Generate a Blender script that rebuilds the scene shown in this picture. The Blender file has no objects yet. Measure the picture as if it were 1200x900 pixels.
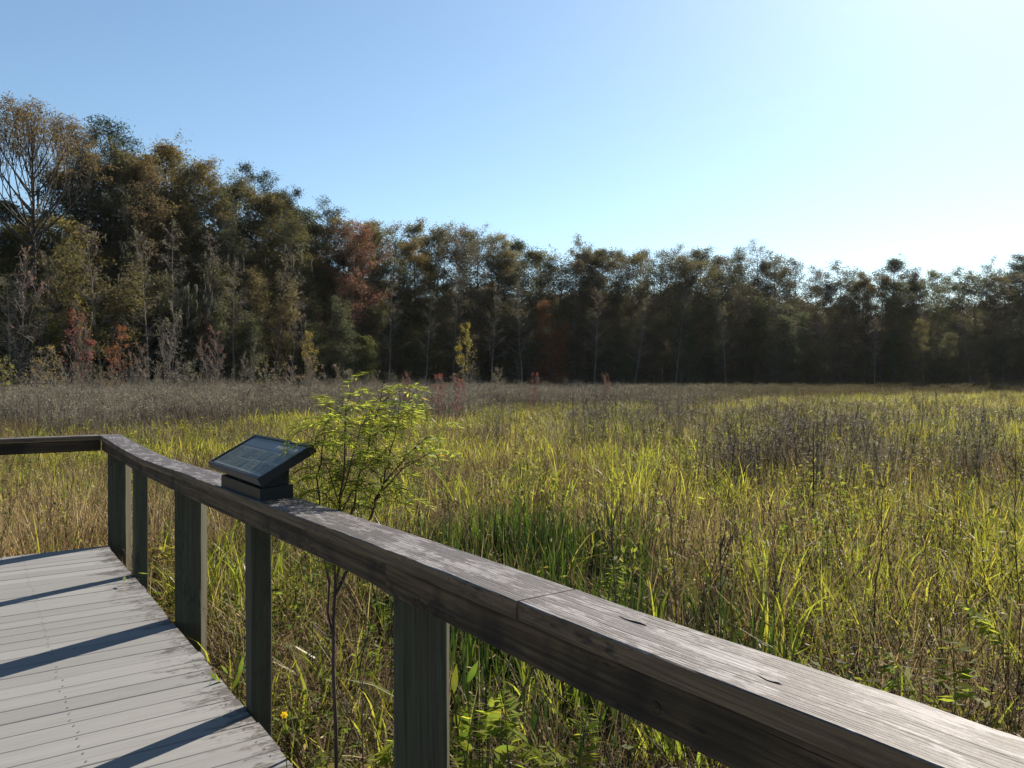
import bpy, math, random
import numpy as np
from mathutils import Vector, Matrix

random.seed(7)
rng = np.random.default_rng(7)
PI = math.pi
sc = bpy.context.scene
COL = sc.collection

# ------------------------------------------------------------------ basics
DECK = 0.45            # deck surface above the marsh floor
EYE = 1.85             # eye height above the marsh floor
HZ, FP = 446.0, 900.0  # horizon row and focal length of the 1200 px wide photograph
U = np.array([0.5783191, -0.81581065])    # along the railing, towards the camera
N = np.array([0.81581065, 0.5783191])     # outwards from the deck
P0 = np.array([-3.42945736, 6.51162791])  # far deck corner


def link(o):
    COL.objects.link(o)
    return o


def tag(o, label=None, cat=None, group=None, kind=None):
    if label: o['label'] = label
    if cat: o['category'] = cat
    if group: o['group'] = group
    if kind: o['kind'] = kind
    return o


def empty(name, loc=(0, 0, 0), rz=0.0, label=None, cat=None, group=None):
    o = link(bpy.data.objects.new(name, None))
    o.location = loc
    o.rotation_euler = (0, 0, rz)
    o.empty_display_size = 0.2
    return tag(o, label, cat, group)


class MB:
    """collects quads (and per-face / per-point numbers) for one mesh"""
    def __init__(self):
        self.v, self.f, self.rnd, self.hgt, self.mi, self.n = [], [], [], [], [], 0

    def add(self, v, f, rnd=0.5, hgt=None, mi=0):
        v = np.asarray(v, float).reshape(-1, 3)
        f = np.asarray(f, int).reshape(-1, 4)
        self.v.append(v)
        self.f.append(f + self.n)
        self.n += len(v)
        self.rnd.append(np.broadcast_to(np.asarray(rnd, float), (len(f),)).copy())
        self.hgt.append(np.ones(len(v)) if hgt is None else np.asarray(hgt, float))
        self.mi.append(np.full(len(f), mi, int))

    def mesh(self, name, mats, smooth=False):
        me = bpy.data.meshes.new(name)
        if self.n == 0:
            return me
        v = np.concatenate(self.v); f = np.concatenate(self.f)
        me.vertices.add(len(v))
        me.vertices.foreach_set('co', v.ravel().astype(np.float32))
        me.loops.add(len(f) * 4)
        me.loops.foreach_set('vertex_index', f.ravel().astype(np.int32))
        me.polygons.add(len(f))
        me.polygons.foreach_set('loop_start', np.arange(0, len(f) * 4, 4, dtype=np.int32))
        if not isinstance(mats, (list, tuple)): mats = [mats]
        for m in mats: me.materials.append(m)
        me.polygons.foreach_set('material_index', np.concatenate(self.mi).astype(np.int32))
        me.polygons.foreach_set('use_smooth', np.full(len(f), smooth, dtype=bool))
        a = me.attributes.new('rnd', 'FLOAT', 'FACE')
        a.data.foreach_set('value', np.concatenate(self.rnd).astype(np.float32))
        a = me.attributes.new('hgt', 'FLOAT', 'POINT')
        a.data.foreach_set('value', np.concatenate(self.hgt).astype(np.float32))
        me.update(calc_edges=True)
        return me

    def build(self, name, mats, parent=None, smooth=False):
        o = link(bpy.data.objects.new(name, self.mesh(name, mats, smooth)))
        if parent: o.parent = parent
        return o


def tube(mb, pts, rad, sides=6, rnd=0.5, cap=True, mi=0):
    P = np.asarray(pts, float); n = len(P)
    R = np.broadcast_to(np.asarray(rad, float), (n,))
    T = np.gradient(P, axis=0)
    T /= np.linalg.norm(T, axis=1)[:, None] + 1e-9
    ref = np.array([0, 0, 1.0]) if abs(T[0, 2]) < 0.8 else np.array([1.0, 0, 0])
    A = np.cross(T, ref); A /= np.linalg.norm(A, axis=1)[:, None] + 1e-9
    B = np.cross(T, A)
    th = np.arange(sides) * 2 * PI / sides
    V = P[:, None] + R[:, None, None] * (np.cos(th)[None, :, None] * A[:, None] + np.sin(th)[None, :, None] * B[:, None])
    i = np.arange(n - 1)[:, None] * sides; j = np.arange(sides)[None]; k = (j + 1) % sides
    F = np.stack([i + j, i + k, i + sides + k, i + sides + j], -1).reshape(-1, 4)
    mb.add(V.reshape(-1, 3), F, rnd, mi=mi)


def box(mb, x0, x1, y0, y1, z0, z1, rnd=0.5, mi=0, bev=0.0):
    """a box, with chamfered long edges when bev > 0 (long axis x)"""
    if bev <= 0:
        v = [(x, y, z) for x in (x0, x1) for y in (y0, y1) for z in (z0, z1)]
        f = [(0, 1, 3, 2), (4, 6, 7, 5), (0, 4, 5, 1), (2, 3, 7, 6), (0, 2, 6, 4), (1, 5, 7, 3)]
        mb.add(v, f, rnd, mi=mi)
    else:
        sweep(mb, np.array([x0, x1]), lambda x: (y0, y1, z0, z1), bev, rnd, mi=mi)


def sweep(mb, xs, sec, bev, rnd=0.5, mi=0, mi_top=None, jit=0.0):
    """box-like beam along x whose section (y0,y1,z0,z1) may change along the way; eased edges; top faces may take their own slot"""
    rows = []
    for x in xs:
        y0, y1, z0, z1 = sec(x)
        b = bev
        r = np.array([(y0 + b, z0), (y1 - b, z0), (y1, z0 + b), (y1, z1 - b), (y1 - b, z1), (y0 + b, z1), (y0, z1 - b), (y0, z0 + b)])
        if jit: r = r + rng.normal(0, jit, r.shape)
        rows.append(np.column_stack([np.full(8, x), r]))
    V = np.concatenate(rows)
    F, M = [], []
    for i in range(len(xs) - 1):
        for j in range(8):
            k = (j + 1) % 8
            F.append((i * 8 + j, i * 8 + k, (i + 1) * 8 + k, (i + 1) * 8 + j)); M.append(mi_top if (mi_top is not None and j in (3, 4, 5)) else mi)
    e = (len(xs) - 1) * 8
    for o, s in ((0, -1), (e, 1)):
        for q in ((0, 1, 2, 7), (7, 2, 3, 6), (6, 3, 4, 5)):
            q = q if s > 0 else q[::-1]
            F.append(tuple(o + a for a in q)); M.append(mi)
    F = np.array(F); M = np.array(M)
    n0 = mb.n
    mb.add(V, F, rnd)
    mb.mi[-1] = M


# ------------------------------------------------------------------ materials
def new_mat(name):
    m = bpy.data.materials.new(name)
    m.use_nodes = True
    nt = m.node_tree
    nt.nodes.clear()
    out = nt.nodes.new('ShaderNodeOutputMaterial')
    return m, nt, out


def nd(nt, typ, **kw):
    n = nt.nodes.new(typ)
    for k, v in kw.items():
        if k == 'inp':
            for a, b in v.items(): n.inputs[a].default_value = b
        else:
            setattr(n, k, v)
    return n


def mixc(nt, fac, a, b, blend='MIX'):
    n = nt.nodes.new('ShaderNodeMix'); n.data_type = 'RGBA'; n.blend_type = blend
    for s, v in ((0, fac), (6, a), (7, b)):
        if hasattr(v, 'links') or isinstance(v, bpy.types.NodeSocket): nt.links.new(v, n.inputs[s])
        elif s == 0: n.inputs[0].default_value = v
        else: n.inputs[s].default_value = (*v, 1)
    return n.outputs[2]


def ramp(nt, src, stops, interp='LINEAR'):
    r = nt.nodes.new('ShaderNodeValToRGB')
    r.color_ramp.interpolation = interp
    e = r.color_ramp.elements
    while len(e) < len(stops): e.new(0.5)
    for el, (p, c) in zip(e, stops):
        el.position = p
        el.color = (*c, 1) if isinstance(c, tuple) else (c, c, c, 1)
    nt.links.new(src, r.inputs[0])
    return r.outputs[0]


def mth(nt, op, a, b=None, clamp=False):
    n = nt.nodes.new('ShaderNodeMath'); n.operation = op; n.use_clamp = clamp
    for i, v in enumerate((a, b)):
        if v is None: continue
        if isinstance(v, bpy.types.NodeSocket): nt.links.new(v, n.inputs[i])
        else: n.inputs[i].default_value = v
    return n.outputs[0]


def noise(nt, vec, scale, detail=4, rough=0.55, vscale=None):
    if vscale is not None:
        mp = nt.nodes.new('ShaderNodeMapping'); mp.inputs['Scale'].default_value = vscale
        nt.links.new(vec, mp.inputs[0]); vec = mp.outputs[0]
    n = nt.nodes.new('ShaderNodeTexNoise')
    n.inputs['Scale'].default_value = scale; n.inputs['Detail'].default_value = detail; n.inputs['Roughness'].default_value = rough
    nt.links.new(vec, n.inputs['Vector'])
    return n.outputs[0]


def wood(name, pale, mid, dark, axis=0, stain=0.5, spec=0.35, rough=0.6, ridge=0.5, stain_col=(0.03, 0.027, 0.026), edge_y=None, blot_s=(3.5, 13), check=0.0, ring_f=(0.35, 170), st_w=0.14, water=0.0, scale=1.0, offset_by_rnd=False):
    """weathered timber: growth rings stretched along the board, ridges in the bump, dark weather stains"""
    m, nt, out = new_mat(name)
    L = nt.links
    tc = nd(nt, 'ShaderNodeTexCoord')
    oi = nd(nt, 'ShaderNodeObjectInfo')
    off = nd(nt, 'ShaderNodeVectorMath', operation='SCALE')
    comb = nd(nt, 'ShaderNodeCombineXYZ', inp={0: 7.3, 1: 3.1, 2: 5.7})
    L.new(comb.outputs[0], off.inputs[0]); L.new(oi.outputs['Random'], off.inputs[3])
    add = nd(nt, 'ShaderNodeVectorMath', operation='ADD')
    L.new(tc.outputs['Object'], add.inputs[0]); L.new(off.outputs[0], add.inputs[1])
    v = add.outputs[0]
    at = nd(nt, 'ShaderNodeAttribute', attribute_name='rnd')
    if offset_by_rnd:
        c2 = nd(nt, 'ShaderNodeVectorMath', operation='SCALE'); cc = nd(nt, 'ShaderNodeCombineXYZ', inp={0: 31.0, 1: 17.0, 2: 5.0})
        L.new(cc.outputs[0], c2.inputs[0]); L.new(at.outputs['Fac'], c2.inputs[3])
        a2 = nd(nt, 'ShaderNodeVectorMath', operation='ADD'); L.new(v, a2.inputs[0]); L.new(c2.outputs[0], a2.inputs[1]); v = a2.outputs[0]

    def vs(al, ac):
        s = [ac * scale] * 3; s[axis] = al * scale
        return tuple(s)
    warp = noise(nt, v, 1.0, 2, 0.5, vs(1.6, 9))
    grain = noise(nt, v, 1.0, 6, 0.68, vs(3.5, 120))
    rings_in = nd(nt, 'ShaderNodeVectorMath', operation='ADD')
    wv = nd(nt, 'ShaderNodeVectorMath', operation='SCALE', inp={3: 0.035})
    wn = nt.nodes.new('ShaderNodeTexNoise'); wn.inputs['Scale'].default_value = 1.0; wn.inputs['Detail'].default_value = 2
    mpw = nd(nt, 'ShaderNodeMapping'); mpw.inputs['Scale'].default_value = vs(1.2, 10); L.new(v, mpw.inputs[0]); L.new(mpw.outputs[0], wn.inputs['Vector'])
    L.new(wn.outputs['Color'], wv.inputs[0]); L.new(v, rings_in.inputs[0]); L.new(wv.outputs[0], rings_in.inputs[1])
    wave = nd(nt, 'ShaderNodeTexNoise'); wave.inputs['Detail'].default_value = 2; wave.inputs['Scale'].default_value = 1
    mpr = nd(nt, 'ShaderNodeMapping'); mpr.inputs['Scale'].default_value = vs(*ring_f); L.new(rings_in.outputs[0], mpr.inputs[0]); L.new(mpr.outputs[0], wave.inputs['Vector'])
    rings = wave.outputs[0]
    blot = noise(nt, v, 1.0, 6, 0.66, vs(blot_s[0], blot_s[1]))
    fine = noise(nt, v, 1.0, 5, 0.68, vs(26, 80))
    chk = noise(nt, v, 1.0, 3, 0.6, vs(1.1, 75))
    g = mth(nt, 'ADD', mth(nt, 'MULTIPLY', grain, 0.5), mth(nt, 'MULTIPLY', rings, 0.5))
    base = ramp(nt, g, [(0.33, dark), (0.47, mid), (0.62, pale)])
    # broad tone per board
    tone = mth(nt, 'ADD', mth(nt, 'MULTIPLY', at.outputs['Fac'], 0.22 if offset_by_rnd else 0.34), 0.89 if offset_by_rnd else 0.83)
    tn = nd(nt, 'ShaderNodeCombineColor'); [L.new(tone, tn.inputs[i]) for i in range(3)]
    base = mixc(nt, 1.0, base, tn.outputs[0], 'MULTIPLY')
    sm = mth(nt, 'ADD', blot, mth(nt, 'MULTIPLY', mth(nt, 'SUBTRACT', fine, 0.5), 0.55))
    sm = mth(nt, 'ADD', sm, mth(nt, 'MULTIPLY', mth(nt, 'SUBTRACT', grain, 0.5), 0.5))
    if edge_y is not None:   # mildew towards the outer ends of the planks
        sep = nd(nt, 'ShaderNodeSeparateXYZ'); L.new(tc.outputs['Object'], sep.inputs[0])
        e = nd(nt, 'ShaderNodeMapRange', inp={1: edge_y[0], 2: edge_y[1], 3: -0.06, 4: 0.27}); L.new(sep.outputs[1], e.inputs[0])
        sm = mth(nt, 'ADD', sm, e.outputs[0])
    st = ramp(nt, sm, [(0.66 - 0.22 * stain, 0.0), (0.66 - 0.22 * stain + st_w, 1.0)])
    col = mixc(nt, mth(nt, 'MULTIPLY', st, 0.85), base, stain_col)
    if check > 0:      # drying checks: thin dark splits along the grain
        ck = ramp(nt, chk, [(0.5 + 0.26 * (1 - check), 0.0), (0.53 + 0.26 * (1 - check), 1.0)])
        col = mixc(nt, mth(nt, 'MULTIPLY', ck, 0.9), col, (0.012, 0.010, 0.009))
    if water > 0:      # old water stains that run across the board
        wtn = ramp(nt, noise(nt, v, 1.0, 3, 0.6, vs(2.6, 1.2)), [(0.50, 0.0), (0.62, 1.0)])
        col = mixc(nt, mth(nt, 'MULTIPLY', wtn, water), col, stain_col)
    b = nd(nt, 'ShaderNodeBsdfPrincipled', inp={'Roughness': rough, 'Specular IOR Level': spec})
    L.new(col, b.inputs['Base Color'])
    rr = mth(nt, 'ADD', mth(nt, 'MULTIPLY', g, 0.35), rough - 0.17); L.new(rr, b.inputs['Roughness'])
    bp = nd(nt, 'ShaderNodeBump', inp={'Strength': ridge, 'Distance': 0.004})
    hh = mth(nt, 'ADD', mth(nt, 'MULTIPLY', rings, 0.8), mth(nt, 'MULTIPLY', grain, 0.5))
    hh = mth(nt, 'ADD', hh, mth(nt, 'MULTIPLY', fine, 0.35))
    if check > 0: hh = mth(nt, 'SUBTRACT', hh, mth(nt, 'MULTIPLY', ck, 0.8))
    L.new(hh, bp.inputs['Height']); L.new(bp.outputs[0], b.inputs['Normal'])
    L.new(b.outputs[0], out.inputs[0])
    return m


def leaf_mat(name, trans=0.5, rough=0.5, spec=0.3, colour=None, tint='object', var=0.35, low=None, tr_gain=1.35, alt=None):
    """thin leaves: glossy front plus light coming through. The colour comes from the object, an instance tint or a constant"""
    m, nt, out = new_mat(name)
    L = nt.links
    at = nd(nt, 'ShaderNodeAttribute', attribute_name='rnd')
    if tint == 'object':
        src = nd(nt, 'ShaderNodeObjectInfo').outputs['Color']
    elif tint == 'inst':
        src = nd(nt, 'ShaderNodeAttribute', attribute_name='tint', attribute_type='INSTANCER').outputs['Color']
    else:
        rg = nd(nt, 'ShaderNodeRGB'); rg.outputs[0].default_value = (*colour, 1); src = rg.outputs[0]
    if alt is not None:
        src = mixc(nt, ramp(nt, at.outputs['Fac'], [(alt[0], 0.0), (alt[0] + 0.02, 1.0)]), src, alt[1])
    hs = nd(nt, 'ShaderNodeHueSaturation')
    fr = nd(nt, 'ShaderNodeMath', operation='FRACT'); L.new(mth(nt, 'MULTIPLY', at.outputs['Fac'], 7.31), fr.inputs[0])
    L.new(mth(nt, 'ADD', mth(nt, 'MULTIPLY', fr.outputs[0], 0.05), 0.475), hs.inputs['Hue'])
    L.new(mth(nt, 'ADD', mth(nt, 'MULTIPLY', at.outputs['Fac'], 2 * var), 1 - var), hs.inputs['Value'])
    L.new(src, hs.inputs['Color'])
    col = hs.outputs[0]
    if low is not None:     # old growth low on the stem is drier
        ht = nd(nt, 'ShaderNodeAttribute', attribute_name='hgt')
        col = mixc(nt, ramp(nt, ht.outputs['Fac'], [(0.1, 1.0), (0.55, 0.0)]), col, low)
    b = nd(nt, 'ShaderNodeBsdfPrincipled', inp={'Roughness': rough, 'Specular IOR Level': spec})
    L.new(col, b.inputs['Base Color'])
    t = nd(nt, 'ShaderNodeBsdfTranslucent')
    L.new(mixc(nt, 1.0, col, (tr_gain, tr_gain, tr_gain * 0.8), 'MULTIPLY'), t.inputs[0])
    mx = nd(nt, 'ShaderNodeMixShader'); mx.inputs[0].default_value = trans
    L.new(b.outputs[0], mx.inputs[1]); L.new(t.outputs[0], mx.inputs[2]); L.new(mx.outputs[0], out.inputs[0])
    return m


def bark_mat(name, c0, c1):
    m, nt, out = new_mat(name)
    tc = nd(nt, 'ShaderNodeTexCoord')
    f = noise(nt, tc.outputs['Object'], 1.0, 5, 0.6, (9, 9, 1.5))
    b = nd(nt, 'ShaderNodeBsdfPrincipled', inp={'Roughness': 0.85, 'Specular IOR Level': 0.2})
    nt.links.new(ramp(nt, f, [(0.35, c0), (0.65, c1)]), b.inputs['Base Color'])
    nt.links.new(b.outputs[0], out.inputs[0])
    return m


def plain(name, c, rough=0.5, spec=0.4, bump=None, metal=0.0):
    m, nt, out = new_mat(name)
    tc = nd(nt, 'ShaderNodeTexCoord')
    b = nd(nt, 'ShaderNodeBsdfPrincipled', inp={'Roughness': rough, 'Specular IOR Level': spec, 'Metallic': metal})
    f = noise(nt, tc.outputs['Object'], 9.0, 5)
    nt.links.new(ramp(nt, f, [(0.3, tuple(x * 0.75 for x in c)), (0.7, tuple(x * 1.2 for x in c))]), b.inputs['Base Color'])
    if bump:
        bp = nd(nt, 'ShaderNodeBump', inp={'Strength': bump, 'Distance': 0.002})
        nt.links.new(noise(nt, tc.outputs['Object'], 220.0, 3), bp.inputs['Height']); nt.links.new(bp.outputs[0], b.inputs['Normal'])
    nt.links.new(b.outputs[0], out.inputs[0])
    return m


M = {}
M['cap_top'] = wood('bleached_rail_top', (0.178, 0.172, 0.182), (0.100, 0.094, 0.099), (0.024, 0.021, 0.022), 0, stain=1.02, st_w=0.075, spec=0.28, rough=0.60, ridge=1.0, stain_col=(0.030, 0.025, 0.026), blot_s=(6.5, 19), check=0.42)
M['rail_side'] = wood('weathered_rail_side', (0.185, 0.122, 0.072), (0.100, 0.065, 0.039), (0.034, 0.023, 0.015), 0, ring_f=(0.22, 80), stain=0.5, ridge=0.6, spec=0.2, rough=0.75, stain_col=(0.018, 0.014, 0.012), blot_s=(2.2, 9), check=0.15)
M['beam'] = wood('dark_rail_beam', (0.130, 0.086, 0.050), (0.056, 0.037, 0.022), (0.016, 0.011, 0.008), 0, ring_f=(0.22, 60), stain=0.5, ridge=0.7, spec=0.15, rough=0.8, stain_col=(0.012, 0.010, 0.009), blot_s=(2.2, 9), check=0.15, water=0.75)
M['post'] = wood('treated_post', (0.070, 0.071, 0.044), (0.054, 0.049, 0.031), (0.032, 0.027, 0.018), 2, ring_f=(0.3, 110), stain=0.5, ridge=0.6, spec=0.2, rough=0.75, stain_col=(0.03, 0.027, 0.022), check=0.15)
M['deck'] = wood('grey_decking', (0.150, 0.151, 0.151), (0.137, 0.138, 0.138), (0.110, 0.110, 0.109), 1, stain=0.05, ridge=0.35, spec=0.25, rough=0.68, stain_col=(0.035, 0.029, 0.026), edge_y=(-0.34, 0.02), offset_by_rnd=True, blot_s=(5.0, 10), check=0.06)
M['joist'] = wood('deck_joist', (0.16, 0.14, 0.11), (0.10, 0.09, 0.07), (0.05, 0.045, 0.04), 0, stain=0.5)
M['screw'] = plain('rusty_screw', (0.05, 0.045, 0.04), 0.6, 0.4, metal=0.3)
M['split'] = plain('bare_split_wood', (0.02, 0.018, 0.016), 0.8, 0.2)

# ------------------------------------------------------------------ boardwalk (local frame: x along the railing, y outwards, z up from the deck)
RZ = math.atan2(U[1], U[0])
deck = empty('boardwalk', (P0[0], P0[1], DECK), RZ, 'grey weathered plank boardwalk platform in the bottom left corner', 'boardwalk')
mb = MB()
x = 0.0
W, GAP = 0.1375, 0.005
while x < 12.5:
    w = W + rng.normal(0, 0.0012)
    y1 = rng.normal(0.0, 0.006)
    dz = rng.normal(0, 0.0012)
    ys = (-4.8, y1)
    # board along y: swap axes of sweep()
    tmp = MB(); sweep(tmp, np.linspace(-y1, 4.8, 4), lambda s: (x, x + w, -0.036 + dz, dz), 0.003, rng.random())
    v = tmp.v[0]; v2 = np.column_stack([v[:, 1], -v[:, 0], v[:, 2]])
    mb.add(v2, tmp.f[0], tmp.rnd[0])
    x += w + GAP
decking = mb.build('decking', [M['deck']], deck)
mb = MB()
x = 0.0
th = np.arange(8) * 2 * PI / 8
while x < 6.0:
    for yy in (-0.055, -0.62, -1.2, -1.8):
        for q in (0.03, 0.105):
            c = np.array([x + q + rng.normal(0, 0.004), yy + rng.normal(0, 0.006)])
            ring = np.column_stack([c[0] + 0.0042 * np.cos(th), c[1] + 0.0042 * np.sin(th), np.full(8, 0.0028)])
            mb.add(ring, [(0, 1, 2, 3), (0, 3, 4, 7), (7, 4, 5, 6)], 0.5)
    x += W + GAP
mb.build('deck_screw', [M['screw']], deck)['kind'] = 'stuff'
mb = MB(); sweep(mb, np.linspace(0.02, 12.4, 8), lambda s: (-0.045, -0.006, -0.23, -0.0375), 0.003, 0.4); mb.build('rim_joist', [M['joist']], deck)
mb = MB(); sweep(mb, np.linspace(0.05, 4.7, 5), lambda s: (-0.02, 0.02, -0.23, -0.0375), 0.003, 0.4)
o = mb.build('rim_joist', [M['joist']], deck); o.location = (0.03, -0.05, 0); o.rotation_euler = (0, 0, -PI / 2)
for yy in (-0.62, -1.2, -1.8, -2.6, -3.4, -4.2):
    mb = MB(); sweep(mb, np.linspace(0.06, 12.4, 5), lambda s: (-0.02, 0.02, -0.23, -0.0375), 0.003, 0.4); o = mb.build('joist', [M['joist']], deck); o.location = (0, yy, 0)
for xx in (1.8, 5.5, 9.2, 12.0):
    for yy in (-0.15, -2.4, -4.6):
        mb = MB(); box(mb, -0.06, 0.06, -0.06, 0.06, -0.75, -0.231); o = mb.build('support_post', [M['post']], deck); o.location = (xx, yy + 0.0, 0)

# ------------------------------------------------------------------ railing
rail = empty('wooden_railing', (P0[0], P0[1], DECK), RZ, 'weathered grey wooden railing with wide flat top board running along the boardwalk edge', 'railing')
HC = 1.4   # eye above the deck
kt = [-0.3, 0.0, 0.86, 1.5, 1.9, 2.5, 3.0, 3.78, 4.98, 5.45, 5.72, 6.02, 6.3, 6.6, 6.9, 9.6]
kz = [.468, .466, .492, .503, .506, .496, .484, .478, .462, .455, .454, .453, .453, .449, .446, .44]
def cz(t): return HC - np.interp(t, kt, kz)
bt = [-0.2, 1.15, 1.97, 2.73, 3.39, 4.95, 5.35, 5.385, 5.75, 6.0, 6.5, 9.6]
bz = [.594, .612, .618, .612, .603, .577, .576, .583, .579, .580, .584, .580]
def sz(t): return HC - np.interp(t, bt, bz)

caps = [(-0.205, 3.030), (3.035, 6.0200), (6.0215, 9.6)]
for i, (a, b) in enumerate(caps):
    mb = MB()
    k = [0.0, 0.002, 0.001][i]
    xs = np.linspace(a, b, 40)
    ph = rng.random() * 6
    sweep(mb, xs - a, lambda s: (-0.052 + 0.002 * math.sin(s * 2.1 + ph), 0.106 + 0.002 * math.sin(s * 1.7 + ph), cz(s + a) - 0.0385 + k, cz(s + a) + k), 0.0022, [0.35, 0.5, 0.8][i], mi=0, mi_top=1, jit=0.0006)
    o = mb.build('cap_board', [M['rail_side'], M['cap_top']], rail, False); o.location = (a, 0, 0)
sides = [(-0.07, 2.60), (2.602, 5.380), (5.384, 9.6)]
for i, (a, b) in enumerate(sides):
    mb = MB()
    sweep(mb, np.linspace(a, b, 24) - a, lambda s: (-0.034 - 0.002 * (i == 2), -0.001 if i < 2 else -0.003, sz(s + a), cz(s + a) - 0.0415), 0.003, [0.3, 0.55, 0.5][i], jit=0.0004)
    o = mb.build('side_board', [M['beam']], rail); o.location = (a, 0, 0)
# knot on the near side board, split and knots on the cap
def knot(mb, c, r, ax, n=14):
    th = np.arange(n) * 2 * PI / n
    rows = []
    for rr, h in ((r, 0.0), (r * 0.92, 0.0022), (r * 0.5, 0.001), (0.15 * r, 0.0014)):
        if ax == 'y': rows.append(np.column_stack([c[0] + rr * np.cos(th), np.full(n, c[1] - h), c[2] + rr * np.sin(th)]))
        else: rows.append(np.column_stack([c[0] + rr * 2.2 * np.cos(th), c[1] + rr * 0.6 * np.sin(th), np.full(n, c[2] + h)]))
    V = np.concatenate(rows); i = np.arange(3)[:, None] * n; j = np.arange(n)[None]; q = (j + 1) % n
    mb.add(V, np.stack([i + j, i + q, i + n + q, i + n + j], -1).reshape(-1, 4), 0.35)
tk = 6.395
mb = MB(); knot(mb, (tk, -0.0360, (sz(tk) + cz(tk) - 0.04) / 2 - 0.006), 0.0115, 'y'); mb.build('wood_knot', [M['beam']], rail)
# raised splinter with its dark crack on the top board
def splinter(t, y, L, h, ang=0.0):
    mb = MB()
    z = float(cz(t)) + 0.0015
    xs = np.linspace(0, L, 7)
    pts = []
    for s in xs:
        q = s / L
        pts += [(s, -0.005 * math.sin(PI * min(1, q * 1.02)), 0.0005 + h * q ** 1.6), (s, 0.007 * math.sin(PI * min(1, q * 1.02)) + 0.001, 0.0008 + 0.8 * h * q ** 1.6)]
    F = [(2 * i, 2 * i + 2, 2 * i + 3, 2 * i + 1) for i in range(6)]
    mb.add(pts, F, 0.5)
    lo = [(p[0], p[1], p[2] - 0.003) for p in pts]
    mb.add(lo, [f[::-1] for f in F], 0.5)
    o = mb.build('splinter', [M['cap_top']], rail); o.location = (t, y, z); o.rotation_euler = (0, 0, ang)
    mb = MB()
    mb.add([(0, -0.002, 0), (L * 0.9, -0.006, 0), (L * 0.97, -0.001, 0), (0, 0.001, 0)], [(0, 1, 2, 3)], 0.5)
    o2 = mb.build('crack', [M['split']], rail); o2.location = (t + 0.01, y - 0.002, z - 0.0009); o2.rotation_euler = (0, 0, ang)
splinter(6.21, 0.050, 0.075, 0.0035, 0.06)
splinter(6.56, 0.012, 0.045, 0.002, -0.05)

def post(t, y, w, d, rot, mat=M['post'], top=None, rnd=0.5, lo=-0.75):
    mb = MB()
    zt = (float(cz(max(t, -0.2))) - 0.041) if top is None else top
    # long axis x -> stand it up
    tmp = MB(); sweep(tmp, np.linspace(lo, zt, 10), lambda s: (0, w, 0, d), 0.006, rnd, jit=0.0005)
    v = tmp.v[0]; mb.add(np.column_stack([v[:, 1], v[:, 2], v[:, 0]]), tmp.f[0][:, ::-1], tmp.rnd[0])
    o = mb.build('post', [mat], rail)
    o.location = (t, y, 0); o.rotation_euler = (0, 0, rot)
    return o
def square_to_world(deg): return math.radians(deg) - RZ
post(-0.072, 0.007, 0.147, 0.14, square_to_world(7), rnd=0.3)
post(1.18, 0.003, 0.089, 0.089, 0.0, rnd=0.6)
post(2.537, 0.007, 0.147, 0.14, square_to_world(7), rnd=0.4)
post(3.94, 0.003, 0.089, 0.089, 0.0, rnd=0.2)
post(5.343, 0.007, 0.150, 0.14, square_to_world(1.5), rnd=0.45)
post(6.78, 0.003, 0.089, 0.089, 0.0, rnd=0.5)
post(8.2, 0.007, 0.147, 0.14, square_to_world(2), rnd=0.5)
# return run of the railing along the far edge of the deck
zr = HC - 0.466
mb = MB(); sweep(mb, np.linspace(0, 4.7, 20), lambda s: (-0.078, 0.078, zr - 0.0385, zr), 0.0022, 0.45, mi=0, mi_top=1, jit=0.0005)
o = mb.build('cap_board', [M['rail_side'], M['cap_top']], rail); o.location = (-0.127, -0.055, 0); o.rotation_euler = (0, 0, -PI / 2)
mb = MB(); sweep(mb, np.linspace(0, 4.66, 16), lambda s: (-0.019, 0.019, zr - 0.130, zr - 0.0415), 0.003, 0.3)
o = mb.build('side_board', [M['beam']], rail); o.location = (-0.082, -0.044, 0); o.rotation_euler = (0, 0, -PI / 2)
for yy in (-1.75, -3.2, -4.6):
    post(-0.215, yy, 0.11, 0.089, 0.0, top=zr - 0.041)

# ------------------------------------------------------------------ information sign on the railing
sgn = empty('information_sign', (*(P0 + U * 3.947), DECK + HC - 0.478), RZ, 'dark slanted information sign with glossy printed panel mounted on the railing', 'sign')
M['sign_frame'] = plain('dark_sign_metal', (0.013, 0.0135, 0.0145), 0.45, 0.28, bump=0.15)
TILT = math.radians(28.7)
SW, SD = 0.745, 0.255
tl = Matrix.Translation((0, -0.061, 0.100)) @ Matrix.Rotation(TILT, 4, 'X')
def tilted(mb):
    for i, v in enumerate(mb.v):
        h = np.column_stack([v, np.ones(len(v))])
        mb.v[i] = (h @ np.array(tl).T)[:, :3]
T = 0.036
mb = MB()
fw = 0.016
sweep(mb, np.array([-SW / 2, SW / 2]), lambda s: (0, fw, -T, 0), 0.003)
sweep(mb, np.array([-SW / 2, SW / 2]), lambda s: (SD - fw, SD, -T, 0), 0.003)
for s0 in (-SW / 2, SW / 2 - fw):
    box(mb, s0, s0 + fw, fw, SD - fw, -T, -0.0005)
box(mb, -SW / 2 + fw, SW / 2 - fw, fw, SD - fw, -T + 0.001, -T + 0.006)
tilted(mb); mb.build('frame', [M['sign_frame']], sgn)

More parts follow.
